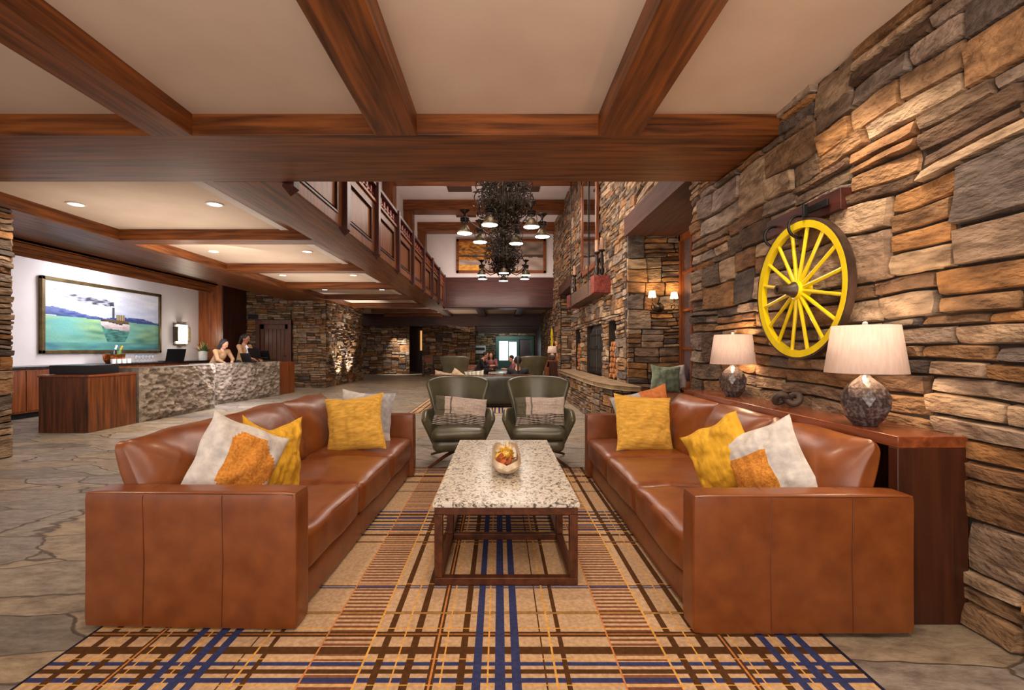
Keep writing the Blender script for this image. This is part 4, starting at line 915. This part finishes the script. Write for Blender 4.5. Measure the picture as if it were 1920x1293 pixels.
# ---------------------------------------------------------------- paintings
def blend(a, b, t_): t_ = max(0, min(1, t_)); return tuple(p + (q - p) * t_ for p, q in zip(a, b))
def boat(u, v):     # u left-right, v bottom-top, aspect 2.15
    nz = noise.noise(Vector((u * 7, v * 16, 0))); n2 = noise.noise(Vector((u * 20, v * 30, 3)))
    water = blend(S(60, 122, 104), S(166, 204, 148), v * 1.5 + nz * .55); water = blend(water, S(110, 176, 168), .5 + noise.noise(Vector((u * 4, v * 9, 5))))
    sky = blend(S(196, 208, 232), S(244, 244, 250), (v - .45) * 2 + nz * .5); c = water if v < .50 else sky
    ridge = .60 + .035 * math.sin(u * 9 + 1) - .10 * u + .02 * noise.noise(Vector((u * 14, 0, 1)))
    if .49 - .05 * u + .02 < v < ridge: c = blend(S(52, 70, 128), S(104, 116, 170), (v - .5) * 10 + n2)
    sx = .10 + (u - .1); path = .93 - (u - .08) * .52 - .06 * math.sin(u * 8)
    pf = noise.noise(Vector((u * 16, v * 16, 9))) * .035
    if .06 < u < .54 and abs(v - path - pf) < .03 + .11 * (.56 - u) + .02 * n2: c = blend(S(62, 60, 76), c, abs(v - path) * 9 + n2 * .9 + max(0, .36 - u) * 2.2)
    if .525 < u < .545 and .53 < v < .70: c = S(76, 74, 80)
    if .565 < u < .64 and .50 < v < .59: c = S(120, 92, 58) if (u * 60) % 1 > .3 else S(210, 196, 160)
    top = .475 + .06 * ((u - .55) / .13) ** 2; bot = .31 + .06 * max(0, (.5 - u) * 4)
    if .425 < u < .69:
        if .42 < v < .50 and u < .68 and v < top + .02 and .45 < u: c = S(112, 88, 60)
        hull_t = .45 + .03 * math.cos((u - .42) * 12) + (.03 if u > .62 else 0); hull_b = .37 - .05 * (u - .42) / .27 - (0 if u > .47 else -.05 * (.47 - u) / .05)
        if hull_b < v < hull_t: c = blend(S(228, 216, 212), S(150, 118, 118), (hull_t - v) * 6 + n2 * .3)
        if abs(v - hull_t) < .008: c = S(60, 52, 48)
        if .14 < v < hull_b and abs(u - .56) < .13 - (hull_b - v) * .25: c = blend(S(34, 78, 74), S(80, 140, 128), n2 * 1.4 + .4 + abs(u - .56) * 4)
    if v < .12: c = blend(c, S(58, 120, 130), .5 + nz)
    return c
t = thing('framed_painting', 'large gold framed painting of a steamboat on green water above the reception counter', 'painting', (-8.79, 10.3, 1.87))
MB().grid(lambda u, v: Vector((.035, (u - .5) * 3.0, (v - .5) * 1.40)), 190, 90, colf=boat).build('canvas', M['canvas'], t, smooth=False)
mb = MB()
for a, b, c, d in ((-1.55, 1.55, .68, .75), (-1.55, 1.55, -.75, -.68), (-1.55, -1.48, -.75, .75), (1.48, 1.55, -.75, .75)): mb.box(0, .07, a, b, c, d)
mb.build('frame', M['gold'], t, bev=.008)
def autumn(u, v):
    n1 = noise.noise(Vector((u * 8, v * 6, 0))); n2 = noise.noise(Vector((u * 24, v * 16, 3)))
    c = blend(S(150, 130, 120), S(196, 176, 160), v + n1)
    if v > .55: c = blend(S(96, 84, 74), S(160, 136, 120), n1 + v - .3)
    if u < .4 and v > .38 - n1 * .1: c = blend(S(70, 52, 20), S(206, 132, 40), n2 + .5 + n1 * .6)
    if u < .3 and v < .2: c = blend(S(200, 130, 40), S(236, 180, 80), n2 + .5)
    if abs(v - .5 - n1 * .05) < .035: c = S(64, 44, 32)
    return c
t = thing('framed_painting', 'wood framed autumn lake painting high on the white wall behind the chandeliers', 'painting', (.07, 17.24, 4.7))
MB().grid(lambda u, v: Vector(((u - .5) * 3.2, -.04, (v - .5) * 1.1)), 100, 40, colf=autumn).build('canvas', M['canvas'], t, smooth=False)
MB().box(-1.68, 1.68, -.07, 0, .54, .64).box(-1.68, 1.68, -.07, 0, -.64, -.54).box(-1.68, -1.58, -.07, 0, -.64, .64).box(1.58, 1.68, -.07, 0, -.64, .64).build('frame', M['redx'], t, bev=.01)
t = thing('framed_picture', 'small white framed picture on the far stone wall beyond the seated people', 'picture', (-1.15, 27.72, 1.2))
MB().box(-.33, .33, -.03, 0, -.24, .24).build('mount', M['china'], t); MB().box(-.28, .28, -.04, -.02, -.05, .12).build('photo', M['soot'], t)
# reception wall sconce
t = thing('wall_sconce', 'glowing rectangular sconce with dark cross frame on the reception wall', 'wall lamp', (-8.79, 12.6, 1.62))
MB().box(.02, .12, -.18, .18, -.26, .26).build('lamp_shade', M['sconce'], t, bev=.02)
mb = MB().box(0, .135, -.25, -.22, -.2, .2).box(0, .135, .22, .25, -.2, .2).box(0, .135, -.1, .1, -.33, -.31).box(0, .135, -.1, .1, .31, .33).box(.0, .02, -.24, .24, -.3, .3)
mb.box(.12, .135, -.24, .24, .19, .2).box(.12, .135, -.24, .24, -.2, -.19); mb.build('metal_frame', M['pewter'], t, bev=.003)
lamp('POINT', (-8.5, 12.6, 1.62), 12, (1, .85, .65), .15, name='sconce_light')

# ---------------------------------------------------------------- reception desk
t = thing('reception_podium', 'low red brown wooden block podium at the near end of the stone reception desk', 'podium', (-6.26, 7.03, 0))
MB().box(-.36, .36, -.44, .43, 0, .80).build('body', M['walnut'], t, bev=.004); MB().box(-.37, .37, -.45, .43, .80, .832).build('top', M['walnut_top'], t, bev=.004)
o = MB().soft((0, 0, .068), .62, .5, .136, .01, n=4).build('document_printer', M['plastic'], loc=(-6.3, 6.98, .833)); tag(o, 'flat black printer box on top of the wooden podium', 'printer')
def rough_slab(name, label, P0, P1, th, H, seed, mats=None):
    P0, P1 = Vector((*P0, 0)), Vector((*P1, 0)); U = (P1 - P0).normalized(); N = Vector((U.y, -U.x, 0)); N = N if N.x > 0 else -N; L_ = (P1 - P0).length; mb = MB()
    def f(u, v):
        e = min(1, u * L_ * 9, (1 - u) * L_ * 9, v * H * 10); k = noise.noise(Vector((u * L_ * 4, v * 4, seed))) * .06 + noise.noise(Vector((u * L_ * 11, v * 14, seed))) * .055 + abs(noise.noise(Vector((u * L_ * 22, v * 28, seed)))) * .05
        return P0 + U * u * L_ + Vector((0, 0, H * v)) + N * (.03 + k * max(0, e) - .03 * (1 - max(0, e)))
    mb.grid(f, 150, 70)
    a, b, c, d = P0, P1, P1 - N * th, P0 - N * th; up = Vector((0, 0, H))
    mb.add([a, b, c, d, a + up, b + up, c + up, d + up], [(0, 3, 7, 4), (1, 5, 6, 2), (4, 7, 6, 5), (2, 6, 7, 3)], 1)
    mb.grid(lambda u, v: (a + up + U * u * L_) * (1 - v) + (f(u, 1)) * v, 40, 1, mi=1)
    o = mb.build(name, [M['slab'], M['slab_smooth']], angle=180); return tag(o, label, 'desk')
rough_slab('stone_desk_block', 'rough hewn grey stone block of the reception desk, next to the wooden podium', (-5.89, 7.50), (-5.84, 9.42), .38, .895, 2)
rough_slab('stone_desk_block', 'rough hewn stone block of the reception desk in front of the two receptionists', (-6.22, 9.66), (-5.74, 12.0), .38, .895, 5)
tag(MB().box(-6.3, -5.78, 12.02, 12.95, 0, .86).build('desk_end_panel', M['redz'], bev=.005), 'red brown wooden end cabinet past the last stone desk block', 'cabinet')
tag(MB().box(-6.95, -6.28, 7.52, 9.5, 0, .85).build('desk_cabinet', M['counter'], bev=.004), 'black topped inner cabinet behind the first stone desk block', 'cabinet')
tag(MB().box(-7.0, -6.62, 9.6, 10.3, 0, .80).build('desk_cabinet', M['counter'], bev=.003), 'black inner cabinet left of the receptionists', 'cabinet')
t = thing('back_counter', 'long wooden back counter with dark top along the white reception wall', 'counter', (-8.5, 9.2, 0))
MB().box(-.28, .30, -3.4, 4.1, .1, .86).build('body', M['redz'], t, bev=.004); MB().box(-.28, .24, -3.4, 4.1, 0, .1).build('toe_kick', M['black'], t); MB().box(-.29, .34, -3.42, 4.14, .86, .90).build('worktop', M['counter'], t, bev=.004)
for i in range(7):
    MB().box(.30, .312, -3.35 + i * 1.05, -2.33 + i * 1.05, .13, .83).build('door', M['redz'], t, bev=.004)
def laptop(label, loc, rz, s=1.0):
    t = thing('laptop', label, 'laptop', loc, rz)
    MB().box(-.17, .17, -.12, .12, 0, .018).build('keyboard_base', M['plastic'], t, bev=.004)
    mx = Matrix.Rotation(R(-18), 3, 'X'); mb = MB(); mb.box(-.17, .17, -.006, .006, 0, .24, mx=mx.to_4x4()); mb.v = [(x, y + .12, z + .015) for x, y, z in mb.v]; mb.build('screen', M['plastic'], t, bev=.003)
    t.scale = (s, s, s); return t
laptop('open dark laptop on the back counter under the steamboat painting', (-8.3, 11.6, .90), R(245), 1.3)
laptop('open laptop in front of the standing receptionist with ponytail', (-5.98, 11.05, .895), R(160), .9)
laptop('black laptop raised on a stand, left of two at the far end of the desk', (-6.02, 11.5, .99), R(165), 1.0)
laptop('black laptop, rightmost on the stone desk in front of the plank door', (-5.98, 11.85, .93), R(170), 1.0)
for (y, l) in ((11.5, 'thin wire laptop stand under the left raised laptop'), (11.85, 'thin wire laptop stand under the rightmost laptop')):
    z = .09 if y < 11.7 else .03
    tag(MB().tube([(-.12, -.1, 0), (-.12, .1, z), (.12, .1, z), (.12, -.1, 0), (-.12, -.1, 0)], .006, 5).build('laptop_stand', M['pewter'], loc=(-6.0, y, .9)), l, 'stand')
# counter items
t = thing('ice_bucket', 'copper tub holding champagne bottles on the back counter', 'bucket', (-8.35, 9.95, .90))
MB().lathe([(.12, 0), (.15, .05), (.17, .2), (.16, .2), (.14, .05), (.02, .03)], 24, mx=Matrix.Diagonal((1, 1.35, 1))).build('tub', M['copper'], t)
for s_ in (-1, 1): MB().tube([(0, s_ * .22, .17), (0, s_ * .28, .15), (0, s_ * .27, .08), (0, s_ * .2, .08)], .01, 6).build('handle', M['copper'], t)
for y, ti, m_, l in ((-.07, -25, 'plastic', 'dark champagne bottle leaning left in the copper tub'), (.05, -30, 'leaf', 'green champagne bottle with yellow foil leaning in the copper tub')):
    q = thing('champagne_bottle', l, 'bottle', (-8.35, 9.95 + y, 1.0)); q.rotation_euler = (R(ti), 0, 0)
    MB().lathe([(.045, 0), (.052, .02), (.052, .15), (.018, .22)], 14).build('bottle_body', M[m_], q); MB().lathe([(.019, .2), (.018, .28), (.022, .29), (.022, .32)], 12).build('foil', M['china'] if m_ == 'plastic' else M['mustard'], q)
q0 = MB().lathe([(.045, 0), (.05, .1), (.046, .1), (.042, .01)], 16).build('white_cup', M['china'])
for i in range(4):
    o = q0 if i == 0 else q0.copy()
    if i: C.objects.link(o)
    o.location = (-8.18, 9.72 + i * .135, .905 if False else .901); tag(o, 'white cup in a row in front of the copper tub', 'cup', 'white cups by the copper tub')
q0 = MB().lathe([(.03, 0), (.004, .006), (.004, .06), (.03, .09), (.034, .15), (.028, .18)], 16, cap=False).build('champagne_glass', M['glass'], solid=.002)
for i in range(6):
    o = q0 if i == 0 else q0.copy()
    if i: C.objects.link(o)
    o.location = (-8.25, 10.42 + i * .1, .902); tag(o, 'clear stemmed glass in the row beside the copper tub', 'glass', 'stemmed glasses on the back counter')
t = thing('potted_plant', 'leafy plant with pink blooms in a white pot at the far end of the counter', 'plant', (-8.36, 12.95, .90))
MB().lathe([(.10, 0), (.11, .02), (.115, .26), (.10, .26), (.1, .22)], 20).build('pot', M['china'], t)
rnd = random.Random(2); mb = MB(); fl = MB()
for i in range(70):
    a = rnd.uniform(0, 2 * PI); el = rnd.uniform(.2, 1.4); L_ = rnd.uniform(.15, .34); d = Vector((math.cos(a) * math.cos(el), math.sin(a) * math.cos(el), math.sin(el))); sd = d.cross(Vector((0, 0, 1))).normalized() * .03
    p = Vector((0, 0, .22)); (mb if i % 6 else fl).add([p, p + d * L_ * .5 + sd, p + d * L_, p + d * L_ * .5 - sd], [(0, 1, 2, 3)])
o = mb.build('foliage', M['leaf'], t, smooth=False, solid=.002); o = fl.build('bloom', M['pink'], t, smooth=False, solid=.004)
tag(MB().box(-8.0, -7.7, 14.60, 14.64, 2.18, 2.32).build('wall_plaque', M['plastic'], bev=.004), 'small dark plaque on the stone beside the plank door', 'sign')

# ---------------------------------------------------------------- people
def person(label, loc, rz, J, skin, cloth, hairm, hair='long', voxel=.013, trouser=None, jacket=None):
    """J: joint positions in local space facing -Y"""
    t = thing('person', label, 'person', loc, rz)
    def cap(mb, a, b, ra, rb):
        a, b = Vector(a), Vector(b); n = max(2, int((b - a).length / (.5 * min(ra, rb))) + 1)
        for i in range(n + 1): q = i / n; mb.ball(a + (b - a) * q, ra + (rb - ra) * q, 6)
    H = Vector(J['head']); NK = Vector(J['neck']); CH_ = Vector(J['chest']); PV = Vector(J['pelvis'])
    body = MB(); fy = Vector(J.get('face', (0, -1, 0))).normalized(); rt = fy.cross(Vector((0, 0, 1))).normalized(); up = rt.cross(fy)
    body.ball(H + up * .02, (.075, .088, .095), 10); body.ball(H - up * .05 + fy * .03, (.052, .055, .06), 8)
    cap(body, H + fy * .085 + up * .01, H + fy * .10 - up * .012, .010, .014)
    for s_ in (-1, 1): body.ball(H + rt * s_ * .076 - up * .005, (.012, .02, .028), 6)
    cap(body, H - up * .06, NK, .045, .052)
    cl = MB(); cap(cl, CH_, PV, .125, .12)
    for s_ in ('l', 'r'):
        sh, el, wr = Vector(J['sh' + s_]), Vector(J['el' + s_]), Vector(J['wr' + s_])
        cap(cl, CH_ + (sh - CH_) * .2 + Vector((0, 0, .02)), sh, .09, .06); cap(cl, sh, el, .056, .044); cap(cl, el, el + (wr - el) * .75, .044, .036)
        cap(body, el, wr, .036, .026); d = (wr - el).normalized(); side = d.cross(Vector((0, 0, 1))).normalized() * (1 if s_ == 'l' else -1)
        pal = wr + d * .045 + Vector((0, 0, -.006)); cap(body, wr, pal, .026, .030); cap(body, pal - side * .02, pal + side * .02, .024, .024)
        for i, (o_, ln) in enumerate(((-.030, .062), (-.011, .074), (.010, .070), (.028, .055))):
            b0 = pal + side * o_ + d * .02; b1 = b0 + d * ln * .55; b2 = b1 + d * ln * .35 + Vector((0, 0, -.022)); cap(body, b0, b1, .0105, .0095); cap(body, b1, b2, .0095, .008)
        th0 = wr + d * .015 - side * .03; th1 = th0 - side * .028 + d * .03; cap(body, th0, th1, .013, .011); cap(body, th1, th1 + d * .03 + Vector((0, 0, -.01)), .011, .009)
    lg = MB()
    for s_ in ('l', 'r'):
        hp, kn, an = Vector(J['hp' + s_]), Vector(J['kn' + s_]), Vector(J['an' + s_])
        cap(lg, hp, kn, .085, .058); cap(lg, kn, an, .055, .038); cap(lg, an, an + Vector((0, -.15, -.03)), .04, .032)
    cap(body, NK, CH_, .06, .10); cap(body, CH_, PV, .1, .1)
    for s_ in ('l', 'r'): cap(body, CH_, Vector(J['sh' + s_]), .07, .045); cap(body, J['sh' + s_], J['el' + s_], .045, .038); cap(body, PV, J['kn' + s_], .07, .045); cap(body, J['kn' + s_], J['an' + s_], .04, .03)
    body.build('body', skin, t, remesh=.008)
    cl.build('jacket' if jacket else 'top', cloth, t, remesh=voxel); lg.build('trousers', trouser or M['blackcloth'], t, remesh=voxel)
    if jacket: MB().ball(CH_ + fy * .045 + Vector((0, 0, .02)), (.06, .095, .14), 8).build('shirt', jacket, t)
    hm = MB(); hm.ball(H + up * .035 - fy * .022, (.088, .092, .092), 10)
    if hair == 'long':
        for s_ in (-1, 1): cap(hm, H + rt * s_ * .065 - fy * .02, H + rt * s_ * .085 - up * .22 - fy * .03, .045, .035)
        cap(hm, H - fy * .05, H - fy * .07 - up * .25, .07, .05)
    elif hair == 'tail': cap(hm, H - fy * .08 + up * .06, H - fy * .13 + up * .0, .04, .035); cap(hm, H - fy * .13, H - fy * .12 - up * .22, .035, .022)
    hm.build('hair', hairm, t, remesh=voxel)
    for s_ in (-1, 1): MB().ball(H + fy * .082 + rt * s_ * .031 + up * .018, (.010, .010, .006), 6).build('eye', M['plastic'], t)
    MB().ball(H + fy * .083 - up * .045, (.02, .012, .006), 6).build('mouth', M['lips'], t)
    return t
def stand(lean=0, h=1.62, reach=.42, hz=1.02):
    k = h / 1.62; s_ = .19
    sy = -lean
    return dict(head=(0, sy * 1.15 - .03, 1.50 * k - lean * .25), neck=(0, sy, 1.36 * k - lean * .2), chest=(0, sy * .85, 1.2 * k - lean * .12), pelvis=(0, 0, .92 * k), face=(0, -1, -.35 - lean),
                shl=(s_, sy, 1.31 * k - lean * .2), shr=(-s_, sy, 1.31 * k - lean * .2), ell=(.23, sy - .1, 1.08 * k - lean * .1), elr=(-.23, sy - .1, 1.08 * k - lean * .1),
                wrl=(.12, -reach, hz), wrr=(-.12, -reach, hz), hpl=(.09, 0, .88 * k), hpr=(-.09, 0, .88 * k), knl=(.1, -.02, .48 * k), knr=(-.1, -.02, .48 * k), anl=(.1, 0, .07), anr=(-.1, 0, .07))
def sit(z=.36, lean=0, hz=.62):
    return dict(head=(0, -.05 - lean, z + .62), neck=(0, -lean * .8, z + .49), chest=(0, -lean * .5, z + .34), pelvis=(0, .02, z + .08), face=(0, -1, -.3),
                shl=(.18, -lean * .7, z + .44), shr=(-.18, -lean * .7, z + .44), ell=(.23, -.12 - lean * .6, z + .22), elr=(-.23, -.12 - lean * .6, z + .22), wrl=(.12, -.34 - lean * .6, z + .26), wrr=(-.12, -.34 - lean * .6, z + .26),
                hpl=(.09, 0, z + .07), hpr=(-.09, 0, z + .07), knl=(.12, -.42, z + .08), knr=(-.12, -.42, z + .08), anl=(.12, -.46, .08), anr=(-.12, -.46, .08))
person('person with long brown hair and tan jacket bent over papers behind the stone desk', (-6.66, 10.72, 0), R(80), stand(lean=.2, h=1.48, reach=.36, hz=.90), M['skin'], M['tanjacket'], M['hair'], 'long')
person('person with dark ponytail, tan jacket and pale shirt standing behind the stone desk', (-6.42, 11.42, 0), R(82), stand(lean=.08, h=1.60, reach=.40, hz=.97), M['skin2'], M['tanjacket'], M['hair'], 'tail', jacket=M['shirt'])
person('person with short dark hair in black top, leaning forward on the far left sofa', (-.72, 16.1, 0), R(80), sit(.38, .2), M['skin'], M['blackcloth'], M['hair'], 'short')
person('person in a mauve top seated at the far low table, facing the camera', (-.3, 16.95, 0), R(0), sit(.36, .15), M['skin'], M['mauve'], M['hair'], 'long')
person('person in a pink top seated on the right of the far low table', (.62, 16.2, 0), R(-80), sit(.26, .15), M['skin'], M['mauve'], M['hair'], 'short')
P5 = person('person with long hair and fluffy black jacket, back turned, on the dark sofa', (.40, 9.85, 0), R(180), sit(.31, .0), M['skin'], M['blackcloth'], M['hair'], 'tail')
rnd = random.Random(6); mb = MB()
for i in range(900):
    a = rnd.uniform(0, 2 * PI); z = rnd.uniform(.43, .75); rr = .19 + .06 * math.sin((z - .5) * 9); p = Vector((rr * math.cos(a) * 1.15, rr * math.sin(a) * .8, z)); d = Vector((math.cos(a), math.sin(a), rnd.uniform(-.6, .4))) * rnd.uniform(.03, .06); s_ = Vector((-math.sin(a), math.cos(a), 0)) * .008
    mb.add([p - s_, p + s_, p + d], [(0, 1, 2)])
o = mb.build('fluffy_fur', M['blackcloth'], P5, smooth=False); o['kind'] = 'stuff'
t = thing('coffee_table', 'distant low table with cups in front of the seated people at the far end', 'table', (.0, 15.6, 0))
MB().box(-.36, .36, -.5, .5, .40, .43).build('table_top', M['granite'], t, bev=.004)
for i in (-1, 1):
    for j in (-1, 1): MB().box(i * .34 - .02, i * .34 + .02, j * .48 - .02, j * .48 + .02, 0, .40).build('leg', M['redz'], t)

# ---------------------------------------------------------------- far end details
t = thing('glazed_entrance', 'pale green framed glazed entrance doors glowing at the far end of the passage', 'doors', (.95, 27.78, 0))
teal = mat('teal_door_paint', S(70, 104, 96), rough=.5)
MB().box(-1.15, 1.15, -.06, 0, 1.82, 2.0).box(-1.15, -1.0, -.06, 0, 0, 1.82).box(1.0, 1.15, -.06, 0, 0, 1.82).box(.14, .26, -.06, 0, 0, 1.82).build('door_frame', teal, t, bev=.005)
MB().box(-.95, -.42, -.03, -.01, .55, 1.7).box(-.36, .1, -.03, -.01, .55, 1.66).build('bright_pane', M['daylit'], t)
MB().box(.3, 1.0, -.03, -.01, .1, 1.8).build('dim_pane', M['winglass'], t); MB().box(-1.0, .14, -.012, 0, 0, 1.82).build('door_leaf', teal, t)
t = thing('amber_cabinet', 'shelf unit whose amber panel glows for the warm light in the far wall gap', 'cabinet', (-4.0, 24.4, 0))
MB().box(-.35, .35, 0, .3, 0, 1.0).build('shelf_body', M['darkz'], t); MB().box(-.2, .25, -.03, 0, 1.15, 2.2).build('warm_light_panel', M['amber'], t); MB().box(-.35, .35, .02, .3, 1.0, 2.3).build('back_board', M['darkz'], t)
for x, l in ((-3.2, 'dark wooden chair by the far stone wall, left of two'), (-2.3, 'dark wooden chair by the far stone wall, right of two')):
    t = thing('dining_chair', l, 'chair', (x, 20.6, 0))
    MB().box(-.22, .22, -.2, .22, .43, .47).build('seat', M['darkx'], t, bev=.01); MB().box(-.22, .22, .2, .23, .62, .95).build('backrest', M['redx'], t, bev=.01)
    for i in (-1, 1):
        MB().box(i * .2 - .02, i * .2 + .02, -.2, -.16, 0, .43).build('leg', M['darkz'], t); MB().box(i * .2 - .02, i * .2 + .02, .19, .23, 0, .95).build('leg', M['darkz'], t)
